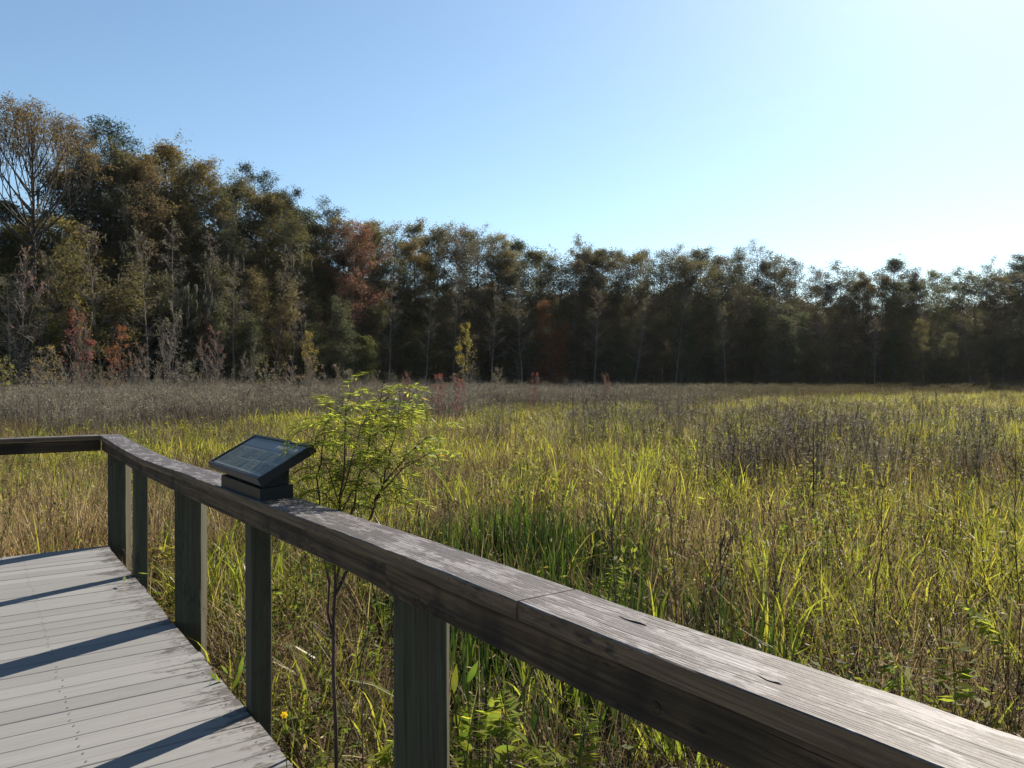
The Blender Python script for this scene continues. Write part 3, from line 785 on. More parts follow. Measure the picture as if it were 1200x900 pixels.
def umbrella(seed=31, H=20.0, RM=5.3):
    """tall cypress: straight limbs rising in a V from the upper trunk to a shallow, leafy dome"""
    r = np.random.default_rng(seed); wd, lf = MB(), MB()
    z = np.linspace(0, 1, 10)
    T = np.column_stack([0.25 * np.sin(z * 3), 0.15 * np.sin(z * 4 + 1), z * H * 0.95]); Rt = 0.27 * (1 - 0.93 * z ** 0.9) * (1 + 0.7 * np.exp(-z * 22))
    tube(wd, T, Rt, 7, 0.4)
    top = lambda R_: H * (0.985 - 0.15 * (R_ / RM) ** 2 - 0.06 * (R_ / RM) ** 6)
    C, CR = [], []
    for i in range(34):
        R_ = RM * math.sqrt((i + 0.5) / 34) * r.uniform(0.9, 1.05); az = i * 2.4 + r.normal(0, 0.2)
        hb = (0.47 + 0.44 * (1 - R_ / RM)) + r.uniform(-0.03, 0.03)
        p = np.array([np.interp(hb / 0.95, z, T[:, k]) for k in range(3)])
        e = np.array([R_ * math.cos(az), R_ * math.sin(az), top(R_) - r.uniform(0.2, 0.9)])
        s_ = np.linspace(0, 1, 7)[:, None]
        B = p + (e - p) * s_ + np.array([e[0] - p[0], e[1] - p[1], -1.2]) * 0.10 * (4 * s_ * (1 - s_)) + r.normal(0, 0.06, (7, 3)) * s_
        rb = 0.03 + 0.055 * R_ / RM
        tube(wd, B, rb * (1 - 0.85 * s_[:, 0]), 5, r.random()); tone = r.random()
        for k in range(13):
            t = r.uniform(0.45, 1.0); c = np.array([np.interp(t, s_[:, 0], B[:, q]) for q in range(3)])
            a2 = r.uniform(0, 6.28); ex = c[:2] + r.uniform(0.3, 1.3) * np.array([math.cos(a2), math.sin(a2)]) + 0.25 * np.array([math.cos(az), math.sin(az)])
            g = np.array([ex[0], ex[1], max(c[2] + 0.1, top(min(RM * 1.08, math.hypot(*ex))) - abs(r.normal(0, 0.45)) - (0.9 if t < 0.65 else 0))])
            if r.random() < 0.25: g[2] -= r.uniform(0.4, 1.5)
            tube(wd, np.array([c, (c + g) / 2 + r.normal(0, 0.08, 3), g]), [rb * 0.3 + 0.006, rb * 0.18 + 0.005, 0.005], 3, r.random())
            for q in range(4):
                u = r.uniform(0.5, 1.0); c3 = c + (g - c) * u; e3 = c3 + r.normal(0, 0.32, 3) * (1, 1, 0.5)
                tube(wd, np.array([c3, (c3 + e3) / 2, e3]), [0.008, 0.006, 0.004], 3, r.random())
                n_ = r.poisson(9)
                C.append(c3 + (e3 - c3) * r.uniform(0.3, 1.1, (n_, 1)) + r.normal(0, 0.22, (n_, 3)) * (1, 1, 0.45)); CR.append(np.clip(0.6 * tone + 0.4 * r.random(n_), 0, 1))
    leaves(lf, np.concatenate(C), (0.09, 0.19), 0.42, r, rnd=np.concatenate(CR))
    return wd.mesh('umbrella_cypress_trunk', [BARK_DARK], True), lf.mesh('umbrella_cypress_crown', [LEAF])
TREE['umbrella_cypress'] = [umbrella()]
species('pine', (41, 42, 43), BARK, NEEDLE, r0=0.24, nb=26, h0=0.66, L=lambda q: 3.1 * (1 - 0.55 * q ** 1.6), elev=lambda q: 0.15 + 0.6 * q, sub=5, twig=3, per=34, leaf=(0.14, 0.28), aspect=0.25, sig=0.27, flat=0.8, leafy=lambda q, t: 1.0 if t > 0.55 else 0.25)
species('broadleaf', (51, 52, 53), BARK, LEAF, H=20, nb=36, h0=0.22, L=lambda q: 4.2 * (0.35 + math.sin(PI * min(1, 0.18 + q * 0.8)) * 0.75), elev=lambda q: 0.25 + 0.7 * q, sub=6, twig=3, per=22, leaf=(0.11, 0.23), aspect=0.6, sig=0.42, flat=0.6)
species('understory', (61, 62, 63, 64), BARK, LEAF, H=10, r0=0.12, nb=44, h0=0.04, L=lambda q: 2.6 * (0.75 - 0.5 * q), elev=lambda q: 0.15 + 0.6 * q, sub=5, twig=3, per=18, leaf=(0.10, 0.21), aspect=0.5, sig=0.34, flat=0.6, stems=2)
species('bare', (71, 72, 73), BARK_PALE, LEAF, H=18, r0=0.13, nb=24, h0=0.35, L=lambda q: 2.6 * (1 - 0.55 * q), elev=lambda q: 0.7 + 0.4 * q, sub=7, twig=4, per=0.8, leaf=(0.12, 0.24), aspect=0.5, sig=0.2)
species('sapling', (81, 82, 83, 84), BARK_PALE, LEAF, H=5, r0=0.05, nb=33, h0=0.18, L=lambda q: 1.5 * (1 - 0.5 * q), elev=lambda q: 0.85 + 0.35 * q, sub=8, twig=4, per=0.45, leaf=(0.06, 0.13), aspect=0.55, sig=0.10, stems=3, leafy=lambda q, t: 0.15 + 1.7 * q * q)
species('weedy_shrub', (91, 92, 93), BARK_PALE, LEAF, H=3, r0=0.022, nb=36, h0=0.10, L=lambda q: 0.85 * (1 - 0.5 * q), elev=lambda q: 0.8 + 0.4 * q, sub=5, twig=3, per=1.0, leaf=(0.05, 0.11), aspect=0.5, sig=0.07, stems=3, leafy=lambda q, t: 0.5 + q)
species('leafy_sapling', (85, 86, 87), BARK_PALE, LEAF, H=5, r0=0.045, nb=30, h0=0.25, L=lambda q: 1.05 * (1 - 0.5 * q), elev=lambda q: 0.8 + 0.4 * q, sub=7, twig=4, per=1.5, leaf=(0.07, 0.15), aspect=0.55, sig=0.12, stems=2, leafy=lambda q, t: 0.1 + 1.8 * q * q)
NOM_H = {'understory': 10, 'bare': 18, 'sapling': 5, 'leafy_sapling': 5, 'weedy_shrub': 3}
NAME = {'cypress': 'cypress_tree', 'airy_cypress': 'cypress_tree', 'umbrella_cypress': 'cypress_tree', 'pine': 'pine_tree', 'broadleaf': 'broadleaf_tree', 'understory': 'understory_tree', 'bare': 'bare_tree', 'sapling': 'sapling', 'leafy_sapling': 'sapling', 'weedy_shrub': 'shrub'}
CAT = {'sapling': 'sapling', 'leafy_sapling': 'sapling', 'weedy_shrub': 'shrub'}


def place(kind, px, ytop, extra=0.0, colour=(0.1, 0.085, 0.03), width=1.0, var=None, rz=None, dist=None, name=None):
    r = (px - 600) / FP
    d = float(edge(r)) + extra if dist is None else dist
    H = EYE + (HZ - ytop) / FP * d
    if kind not in ('sapling', 'leafy_sapling', 'weedy_shrub', 'umbrella_cypress'): H *= 0.955
    k = H / NOM_H.get(kind, 20)
    lst = TREE[kind]; wd, lf = lst[(var if var is not None else random.randrange(len(lst)))]
    t = empty(name or NAME[kind], (r * d, d, -0.05), random.uniform(0, 6.28) if rz is None else rz)
    kw = (0.55 * k + 0.45) * width if kind not in ('sapling', 'leafy_sapling', 'weedy_shrub') else k * width
    t.scale = (kw, kw, k)
    if kind in ('sapling', 'leafy_sapling', 'weedy_shrub', 'bare'): t.rotation_euler.x = random.gauss(0, 0.06); t.rotation_euler.y = random.gauss(0, 0.06)
    for nm, me in (('trunk', wd), ('crown', lf)):
        if len(me.polygons) == 0: continue
        o = link(bpy.data.objects.new(nm, me)); o.parent = t
        o.color = (*[max(0, c * random.uniform(0.88, 1.12)) for c in colour], 1) if nm == 'crown' else (1, 1, 1, 1)
    t['_px'] = px
    return t


OLIVE, GOLD, BROWN, DARK, PINE, RED, RUST, GREY, GREEN = (0.098, 0.092, 0.042), (0.128, 0.105, 0.044), (0.094, 0.086, 0.052), (0.068, 0.070, 0.040), (0.034, 0.050, 0.032), (0.175, 0.080, 0.056), (0.16, 0.080, 0.036), (0.11, 0.100, 0.084), (0.076, 0.086, 0.036)
MAROON = (0.0910, 0.0294, 0.0238)
WORD = {MAROON: 'dark red', OLIVE: 'olive', GOLD: 'gold brown', BROWN: 'brown', DARK: 'dark green', PINE: 'dark', RED: 'red', RUST: 'rust orange', GREY: 'thin grey', GREEN: 'green'}
C_, A_, Pn, B_, Br = 'cypress', 'airy_cypress', 'pine', 'broadleaf', 'bare'
special = {}
special['umbrella'] = place('umbrella_cypress', 36, 108, -5, (0.120, 0.098, 0.046), 0.88, rz=0.5)
tag(special['umbrella'], 'tallest cypress at far left with open umbrella crown of bare V shaped branches', 'tree')
special['pine1'] = place(Pn, 133, 142, 4, PINE, 1.15, 0); tag(special['pine1'], 'tall dark pine just right of the umbrella crowned cypress', 'tree')
special['pine2'] = place(Pn, 300, 194, 4, PINE, 1.0, 1); tag(special['pine2'], 'dark pine with tufted top above the left wood, before the drop to the red maple', 'tree')
special['maple'] = place(B_, 416, 263, -4, RED, 0.95, 2); special['maple'].name = 'maple_tree'
tag(special['maple'], 'large round red maple standing in front of the green wood', 'tree')
special['bare'] = place(Br, 641, 281, 2, GREY, 0.8, 0); tag(special['bare'], 'leafless pale tree top poking above the middle of the skyline', 'tree')
special['oval'] = place(C_, 1045, 302, 2, DARK, 1.2, 2); tag(special['oval'], 'dark rounded crown standing highest above the right hand skyline', 'tree')
LAND = [(40, 'the umbrella crowned cypress'), (300, 'the tufted pine'), (416, 'the red maple'), (641, 'the leafless treetop'), (1045, 'the dark rounded crown')]

sky = [(-120, 190, C_, OLIVE), (-75, 185, C_, GOLD), (-38, 205, A_, OLIVE), (2, 232, C_, OLIVE), (40, 250, C_, DARK), (84, 200, C_, OLIVE), (104, 150, Pn, PINE), (112, 188, C_, GOLD), (140, 172, C_, OLIVE), (166, 178, C_, GOLD), (190, 167, C_, GOLD), (213, 188, A_, OLIVE), (240, 186, C_, GOLD),
       (262, 199, A_, GREY), (283, 214, C_, BROWN), (312, 222, C_, OLIVE), (336, 219, Pn, PINE), (352, 246, C_, OLIVE), (381, 239, Pn, PINE), (370, 262, C_, OLIVE), (396, 256, C_, GOLD), (438, 258, C_, OLIVE), (462, 260, A_, GREY), (488, 261, C_, OLIVE), (513, 268, C_, DARK),
       (544, 262, A_, GREY), (562, 265, A_, GREY), (585, 274, C_, GOLD), (607, 281, C_, DARK), (626, 292, C_, OLIVE), (660, 295, A_, OLIVE), (681, 283, C_, BROWN), (704, 289, C_, BROWN), (726, 293, C_, BROWN), (750, 292, C_, BROWN), (774, 291, A_, BROWN), (797, 294, C_, BROWN),
       (820, 290, C_, BROWN), (846, 299, C_, BROWN), (867, 292, C_, BROWN), (886, 283, A_, GREY), (907, 300, C_, BROWN), (931, 303, A_, DARK), (956, 317, C_, DARK), (985, 312, C_, BROWN), (1012, 318, C_, OLIVE), (1072, 318, C_, DARK), (1098, 316, C_, OLIVE), (1128, 319, C_, DARK),
       (1154, 306, A_, DARK), (1176, 316, C_, DARK), (1196, 299, C_, DARK), (1225, 310, C_, OLIVE), (1255, 304, C_, DARK), (1290, 312, C_, OLIVE), (1330, 308, C_, DARK)]
ORD = 'first second third fourth fifth sixth seventh eighth ninth tenth eleventh twelfth thirteenth fourteenth fifteenth sixteenth seventeenth eighteenth nineteenth twentieth'.split()
def relabel(items, phrase, group):
    """say where in its row each tree stands, counted from the nearest landmark tree"""
    items = sorted(items, key=lambda t: t[0]['_px'])
    for t, word in items:
        px = t['_px']
        lx, ln = min(LAND, key=lambda l: abs(l[0] - px))
        side = 'right' if px >= lx else 'left'
        between = [q for q, _ in items if (lx <= q['_px'] < px if side == 'right' else px < q['_px'] < lx)]
        tag(t, '%s %s, %s %s of %s' % (word, phrase(t), ORD[min(19, len(between))], side, ln), CAT.get(t.name.split('.')[0], 'tree'), group)
row = []
for px, y, kd, c in sky:
    if kd == C_ and px > 560 and random.random() < 0.4: kd = B_
    row.append((place(kd, px, y, random.uniform(-1.5, 3), c, random.uniform(0.8, 1.35) * (0.8 if kd == B_ else 1)), WORD[c]))
relabel(row, lambda t: {'pine_tree': 'pine on the skyline', 'broadleaf_tree': 'broadleaf on the skyline'}.get(t.name.split('.')[0], 'cypress on the skyline'), 'trees of the skyline row')
# crowns seen between and under the skyline trees
row = []
xs = np.arange(-110, 1330, 19)
skx = [s[0] for s in sky]; sky_y = [s[1] for s in sky]
for px in xs:
    px = px + random.uniform(-6, 6)
    if 60 < px < 400 and random.random() < 0.3: continue
    base = float(np.interp(px, *zip(*sorted(zip(skx, sky_y))))); hgt = HZ - base
    kd = random.choice([C_, C_, B_, A_, B_])
    c = random.choice([OLIVE, GOLD, DARK, DARK, GREEN] if px < 560 else [DARK, BROWN, OLIVE, DARK])
    row.append((place(kd, px, HZ - hgt * (random.uniform(0.80, 0.97) if px < 520 else random.uniform(0.86, 0.98)), random.uniform(-5, 6), c, random.uniform(0.85, 1.15)), WORD[c]))
relabel(row, lambda t: 'crown just below the skyline', 'trees below the skyline row')
row = []
for px, f in ((14, .62), (58, .7), (83, .55), (121, .72), (150, .5), (178, .66), (206, .75), (228, .58), (247, .7), (272, .62), (291, .5), (318, .68), (341, .6), (362, .5), (455, .7), (497, .6), (531, .72), (575, .66), (612, .74), (697, .7), (742, .66), (790, .72), (852, .6), (905, .7), (962, .66), (1025, .6), (1083, .7), (1140, .62)):
    base = float(np.interp(px, *zip(*sorted(zip(skx, sky_y)))))
    row.append((place('bare', px, HZ - (HZ - base) * f, random.uniform(-10, -7), GREY, 0.85), 'bare grey'))
relabel(row, lambda t: 'tree against the dark wood', 'bare trees in front of the wood')
row = []
for px in np.arange(-110, 1330, 21):
    px = px + random.uniform(-6, 6)
    base = float(np.interp(px, *zip(*sorted(zip(skx, sky_y))))); hgt = HZ - base
    c = random.choice([DARK, DARK, DARK, GREEN, OLIVE, BROWN])
    if abs(px - 250) < 11: c = MAROON
    if abs(px - 655) < 11: c = RUST
    row.append((place('understory', px, HZ - hgt * random.uniform(0.30, 0.62), random.uniform(-9, -4), c, random.uniform(0.9, 1.25)), WORD[c]))
relabel(row, lambda t: 'low tree at the wood edge', 'understory trees along the wood edge')

# the rest of the wood behind reads as one dark mass
c = protos['wood'] = bpy.data.collections.new('wood_interior_trees')
WLEAF = leaf_mat('deep_wood_leaf', 0.35, 0.6, 0.2, tint='inst', var=0.4)
for i, (seed, kw) in enumerate(((151, dict(H=18, nb=30, h0=0.12, L=lambda q: 4.2 * (1 - 0.55 * q), elev=lambda q: 0.3 + 0.5 * q, sub=5, twig=2, per=26, leaf=(0.3, 0.6), aspect=0.6, sig=0.6)),
                                (152, dict(H=18, nb=34, h0=0.06, L=lambda q: 3.8 * (1 - 0.5 * q), elev=lambda q: 0.2 + 0.5 * q, sub=5, twig=2, per=26, leaf=(0.3, 0.6), aspect=0.6, sig=0.6)))):
    wd, lf = grow(seed, **kw)
    for nm, b_, m_ in (('a', wd, BARK), ('b', lf, WLEAF)):
        pass
    both = MB(); both.v, both.f, both.rnd, both.hgt, both.mi, both.n = wd.v + lf.v, wd.f + [f + wd.n for f in lf.f], wd.rnd + lf.rnd, wd.hgt + lf.hgt, wd.mi + [m * 0 + 1 for m in lf.mi], wd.n + lf.n
    c.objects.link(bpy.data.objects.new('wood_tree_%d' % i, both.mesh('wood_tree_%d' % i, [BARK, WLEAF])))
nw = 720
r_ = rng.uniform(-1.45, 1.15, nw); dd = edge(r_) + rng.uniform(9, 45, nw)
top = (HZ - np.interp(r_ * FP + 600, *zip(*sorted(zip(skx, sky_y))))) / FP * edge(r_)
hs = (top + EYE) * np.where(np.abs(r_ + 0.05) > 0.82, rng.uniform(0.7, 1.0, nw), rng.uniform(0.45, 0.80, nw)) / 18
tint = lerp((0.055, 0.055, 0.030), (0.100, 0.080, 0.045), rng.random(nw))
scatter('far_wood', 'wood', np.column_stack([r_ * dd, dd, np.zeros(nw)]), np.column_stack([np.zeros(nw), np.zeros(nw), rng.uniform(0, 6.28, nw)]), np.column_stack([np.full(nw, 1.0), np.full(nw, 1.0), hs]), rng.integers(0, 2, nw), tint)

# saplings and shrubs in front of the wood
PINK = (0.1620, 0.0900, 0.0720); ORANGE = (0.2160, 0.0780, 0.0360); YEL = (0.2040, 0.1560, 0.0300); REDL = (0.1700, 0.0700, 0.0600); SCAR = (0.2300, 0.0350, 0.0350); PALE = (0.1440, 0.1200, 0.0780)
def solo(kind, px, ytop, dist, colour, label, width=1.0, var=None):
    t = place(kind, px, ytop, 0, colour, width, var, dist=dist); tag(t, label, CAT[kind]); return t
solo('sapling', 17, 312, 48, PINK, 'tall pale sapling with pinkish leaves at the far left edge', 0.8, 0)
solo('leafy_sapling', 70, 372, 46, REDL, 'sapling with red leaf clusters left of the orange sapling', 0.95, 1)
solo('sapling', 100, 362, 47, YEL, 'slender sapling with yellow leaves between the red and the orange saplings', 0.5, 2)
solo('leafy_sapling', 131, 386, 45, ORANGE, 'sapling with orange leaves at the left wood edge', 0.8, 2)
solo('sapling', 160, 405, 44, ORANGE, 'low sapling with sparse orange leaves right of the orange sapling', 0.8, 1)
solo('sapling', 193, 368, 47, PALE, 'bare grey sapling with forked stems between orange and red saplings', 0.7, 0)
solo('sapling', 252, 394, 47, REDL, 'sapling with thin dark red leaves above the grey reeds', 0.9, 2)
solo('sapling', 293, 408, 48, PALE, 'small bare grey sapling right of the dark red sapling', 0.6, 3)
solo('leafy_sapling', 366, 394, 45, (0.22, 0.18, 0.04), 'pale sapling with yellow leaves below the red maple', 0.7, 0)
solo('leafy_sapling', 557, 385, 52, (0.24, 0.18, 0.035), 'lone yellow leaved sapling against the dark wood in the middle', 0.7, 1)
solo('weedy_shrub', 3, 425, 34, (0.14, 0.17, 0.02), 'bright yellow green shrub at the left frame edge', 1.2, 0)
solo('weedy_shrub', 50, 415, 40, YEL, 'pale shrub with yellowish leaves below the pink sapling', 1.0, 1)
solo('weedy_shrub', 510, 446, 26, SCAR, 'scarlet leaved shrub rising from the grey reeds left of the yellow sapling', 0.7, 1)
solo('weedy_shrub', 536, 446, 27, SCAR, 'smaller scarlet shrub just left of the yellow sapling', 0.6, 2)
solo('weedy_shrub', 478, 441, 30, REDL, 'dull red shrub behind the bright green sapling', 0.7, 0)
solo('weedy_shrub', 621, 441, 40, SCAR, 'tiny red leaved shrub on the marsh edge right of the yellow sapling', 0.5, 1)
solo('weedy_shrub', 712, 440, 45, REDL, 'small dull red shrub on the marsh edge in the middle of the photo', 0.6, 2)
grey = []
for px, y in ((35, 422), (88, 430), (115, 434), (176, 428), (215, 425), (232, 436), (272, 433), (312, 430), (330, 437), (345, 425), (386, 434), (405, 440), (440, 438), (585, 436), (545, 440)):
    t = place('weedy_shrub', px, y, 0, PALE, random.uniform(0.5, 1.35), dist=random.uniform(34, 46)); grey.append((t, 'dry grey'))
relabel(grey, lambda t: 'shrub among the reeds', 'dry shrubs among the reeds')

# hanging moss on some of the left trees: thin grey strands
moss = []
for px, y, d_ in ((95, 300, -6), (150, 330, -7), (200, 345, -8), (212, 350, -9), (178, 290, -5), (262, 300, -4), (320, 300, -4)):
    r = (px - 600) / FP; d = float(edge(r)) + d_ ; z = EYE + (HZ - y) / FP * d
    mb = MB(); rr_ = np.random.default_rng(px)
    for q in range(40):
        x0, y0, z0 = rr_.normal(0, 1.0), rr_.normal(0, 0.5), rr_.normal(0, 0.7); ln = rr_.uniform(0.3, 1.7) * rr_.random()
        s = np.linspace(0, 1, 6); wv = 0.04 * np.sin(s * 7 + rr_.random() * 6)
        a = np.column_stack([x0 + wv, np.full(6, y0), z0 - s * ln]); wdt = (0.030 * (1 - 0.8 * s) + 0.006)[:, None]
        v = np.stack([a - wdt * (1, 0.3, 0), a + wdt * (1, 0.3, 0)], 1).reshape(-1, 3); k = np.arange(5) * 2
        mb.add(v, np.stack([k, k + 1, k + 3, k + 2], -1), rr_.random())
    moss.append((px, r * d, d, z, mb))
und = [o for o in bpy.data.objects if o.type == 'EMPTY' and o.name.startswith(('understory_tree', 'cypress_tree', 'broadleaf_tree'))]
for px, x_, y_, z_, mb in moss:   # hang each bunch on the nearest tree
    t = min(und, key=lambda o: (o.location.x - x_) ** 2 + (o.location.y - y_) ** 2)
    me = mb.mesh('hanging_moss', [MOSS]); o = link(bpy.data.objects.new('hanging_moss', me)); o.parent = t; o['kind'] = 'stuff'
    mw = Matrix.LocRotScale(t.location, t.rotation_euler, t.scale)
    p = Vector((t.location.x + 0.5, t.location.y - 1.0, z_))
    o.matrix_local = mw.inverted() @ Matrix.Translation(p)

# ------------------------------------------------------------------ near plants
def at(px, py, d): return np.array([(px - 600) / FP * d, d, EYE - (py - HZ) / FP * d])
FROND = leaf_mat('bright_frond', 0.70, 0.5, 0.2, colour=(0.180, 0.205, 0.028), tint='const', var=0.3, alt=(0.93, (0.17, 0.13, 0.02)), tr_gain=1.5)
STEM = bark_mat('reddish_stem', (0.035, 0.022, 0.018), (0.10, 0.065, 0.05))
FERN = leaf_mat('fern_leaf', 0.68, 0.6, 0.1, colour=(0.160, 0.190, 0.022), tint='const', var=0.25, tr_gain=1.5)
BROAD = leaf_mat('broad_leaf', 0.55, 0.45, 0.3, colour=(0.058, 0.092, 0.013), tint='const', var=0.45, tr_gain=1.5)
_nt = BROAD.node_tree      # veins, pale patches and brown insect-eaten blotches
_hs = [n_ for n_ in _nt.nodes if n_.type == 'HUE_SAT'][0]
_tc = nd(_nt, 'ShaderNodeTexCoord')
_bl = ramp(_nt, noise(_nt, _tc.outputs['Object'], 38.0, 4, 0.6), [(0.55, 0.0), (0.66, 1.0)])
_yl = ramp(_nt, noise(_nt, _tc.outputs['Object'], 14.0, 3, 0.6), [(0.4, 0.0), (0.7, 1.0)])
_src = _hs.inputs['Color'].links[0].from_socket
_mx = mixc(_nt, _yl, _src, (0.105, 0.110, 0.014)); _mx = mixc(_nt, mth(_nt, 'MULTIPLY', _bl, 0.8), _mx, (0.060, 0.038, 0.014))
_nt.links.new(_mx, _hs.inputs['Color'])


def frond(mb, p, az, L, r, el=0.3, droop=1.0, pairs=13, leaf=0.055, w=0.010):
    """a feathery spray: drooping rachis with two rows of narrow leaflets"""
    m = 9; s = np.linspace(0, 1, m)
    hv = np.array([math.cos(az), math.sin(az), 0])
    ang = el - droop * s
    st = np.cumsum(np.column_stack([np.cos(ang), np.sin(ang)]), 0) * L / m; st -= st[0]
    R = p[None] + hv[None] * st[:, :1] + np.array([0, 0, 1.0])[None] * st[:, 1:]
    tube(mb, R, 0.0022 * (1 - 0.6 * s), 3, 0.4)
    sd = np.array([-hv[1], hv[0], 0])
    pairs = int(pairs * 1.5); w = w * 0.62
    t = np.linspace(0.10, 1.0, pairs)
    for sgn_ in (-1, 1):
        c = np.column_stack([np.interp(t, s, R[:, i]) for i in range(3)])
        ll = leaf * np.sin(PI * np.clip(0.15 + 0.8 * t, 0, 1)) ** 0.6 * r.uniform(0.8, 1.2, pairs)
        dr = sd[None] * sgn_ * 0.85 + hv[None] * r.uniform(0.3, 0.7, (pairs, 1)) + np.array([0, 0, 1.0])[None] * r.normal(-0.12, 0.22, (pairs, 1))
        dr /= np.linalg.norm(dr, axis=1)[:, None]
        wv = np.cross(dr, np.array([0, 0, 1.0])[None] + r.normal(0, 0.35, (pairs, 3))); wv /= np.linalg.norm(wv, axis=1)[:, None]
        e = c + dr * ll[:, None]; mid = c + dr * ll[:, None] * 0.45
        hw = w * 0.5 * ll[:, None] / leaf
        V = np.stack([c, mid - wv * hw, e, mid + wv * hw], 1).reshape(-1, 3)
        mb.add(V, np.arange(4 * pairs).reshape(-1, 4), np.clip(r.random() * 0.9 + r.normal(0, 0.08, pairs), 0, 1))


# the bright green feathery sapling just outside the railing
sp = empty('feathery_sapling', (*at(393, 960, 3.02)[:2], 0), 0, 'bright yellow green feathery sapling with thin dark stems just beyond the railing', 'sapling')
off = np.array([sp.location.x, sp.location.y, 0.0])
rs = np.random.default_rng(44)
ws, fs = MB(), MB()
base = at(392, 960, 3.02); base[2] = 0
lines = [
    ([base, at(391, 760, 3.02), at(392, 690, 3.03), at(396, 620, 3.08), at(402, 550, 3.12), at(405, 480, 3.15)], 0.0085),
    ([at(391, 700, 3.03), at(416, 650, 3.1), at(432, 606, 3.18), at(447, 572, 3.25), at(476, 535, 3.35), at(500, 512, 3.4)], 0.0075),
    ([at(392, 690, 3.03), at(410, 600, 3.2), at(426, 540, 3.3), at(440, 490, 3.35), at(452, 440, 3.38)], 0.0062),
    ([at(391, 750, 3.02), at(378, 640, 3.1), at(372, 560, 3.2), at(384, 500, 3.25), at(386, 468, 3.25)], 0.0055),
    ([at(447, 572, 3.25), at(456, 540, 3.3), at(462, 500, 3.3), at(470, 470, 3.3)], 0.004),
    ([at(400, 580, 3.1), at(418, 520, 3.0), at(430, 480, 3.0)], 0.0035)]
for pl, rad in lines:
    pl = np.array(pl); n_ = len(pl) * 3
    k = np.linspace(0, len(pl) - 1, n_); q = np.column_stack([np.interp(k, np.arange(len(pl)), pl[:, i]) for i in range(3)])
    q[1:-1] += rs.normal(0, 0.005, (n_ - 2, 3))
    tube(ws, q - off, np.linspace(rad, rad * 0.3, n_), 6, rs.random())
    for i_ in range(int(n_ * 2.0)):
        t = rs.uniform(0.45 if rad > 0.006 else 0.25, 1.0) * (n_ - 1)
        p = np.array([np.interp(t, np.arange(n_), q[:, i]) for i in range(3)])
        if p[2] < 1.02: continue
        a_ = rs.uniform(0, 6.28)
        if rs.random() < 0.5:     # short side twig first
            e = p + np.array([math.cos(a_), math.sin(a_), rs.uniform(0.2, 0.9)]) * rs.uniform(0.05, 0.14)
            tube(ws, np.array([p, e]) - off, [0.002, 0.0012], 3, rs.random()); p = e
        frond(fs, p - off, a_ + rs.normal(0, 0.4), rs.uniform(0.12, 0.24), rs, rs.uniform(-0.1, 0.8), rs.uniform(0.9, 2.4), 13, rs.uniform(0.035, 0.055))
for px, py in ((370, 520), (362, 575), (505, 530), (470, 590), (425, 570)):
    p = at(px, py, rs.uniform(3.0, 3.3)); a_ = rs.uniform(0, 6.28)
    c0 = at(400, 600, 3.1) if px < 430 else at(440, 585, 3.2)
    tube(ws, np.array([c0, (c0 + p) / 2 + (0, 0, 0.03), p]) - off, [0.003, 0.0025, 0.0015], 4, 0.5)
    for g_ in range(3): frond(fs, p - off, a_ + g_ * 2.1, rs.uniform(0.14, 0.24), rs, 0.4, 1.3, 13, 0.05)
ws.build('stem', [STEM], sp, True); fs.build('foliage', [FROND], sp)

# ferns
def fern(px, py, d, n_f, L, label, az=None, seed=0, el=1.2):
    r = np.random.default_rng(seed); tip = at(px, py, d)
    t = empty('fern', (tip[0], tip[1], 0), 0, label, 'fern')
    mb = MB(); stm = MB()
    z0 = max(0.05, tip[2] - L * 0.9)
    for i_ in range(n_f):
        a_ = (r.uniform(0, 6.28) if az is None else az + r.normal(0, 0.5))
        b0 = np.array([r.normal(0, 0.02), r.normal(0, 0.02), 0.0]); b1 = np.array([r.normal(0, 0.04) + 0.03 * i_, r.normal(0, 0.04), z0 * r.uniform(0.85, 1.0)])
        tube(stm, np.array([b0, (b0 + b1) / 2, b1]), [0.003, 0.0025, 0.002], 4, 0.5)
        frond(mb, b1, a_, L * r.uniform(0.8, 1.1), r, el, 0.7, 11, L * 0.32, L * 0.12)
    stm.build('stem', [STEM], t); mb.build('frond', [FERN], t)
fern(566, 800, 2.02, 2, 0.22, 'light green fern frond in front of the broad leaves beside the near post', 1.2, 1)
fern(641, 792, 1.88, 2, 0.19, 'single fern frond under the railing right of the broad leaved plant', 1.6, 2)
fern(689, 815, 1.76, 2, 0.17, 'single fern frond low under the railing, nearest the frame bottom', 1.4, 3)
fern(438, 795, 2.55, 3, 0.22, 'fern clump just left of the near post', None, 4)
fern(920, 742, 2.55, 3, 0.24, 'yellow green fern just beyond the railing right of the middle', None, 5, 0.9)
fern(1092, 728, 2.45, 2, 0.27, 'upright fern beyond the railing at the lower right', 1.7, 6, 1.35)
fern(720, 640, 4.2, 2, 0.25, 'fern beside the bare weed stem in the middle of the grass', 1.0, 7)
fern(1185, 690, 3.6, 3, 0.3, 'rusty edged fern at the right frame edge', None, 8)

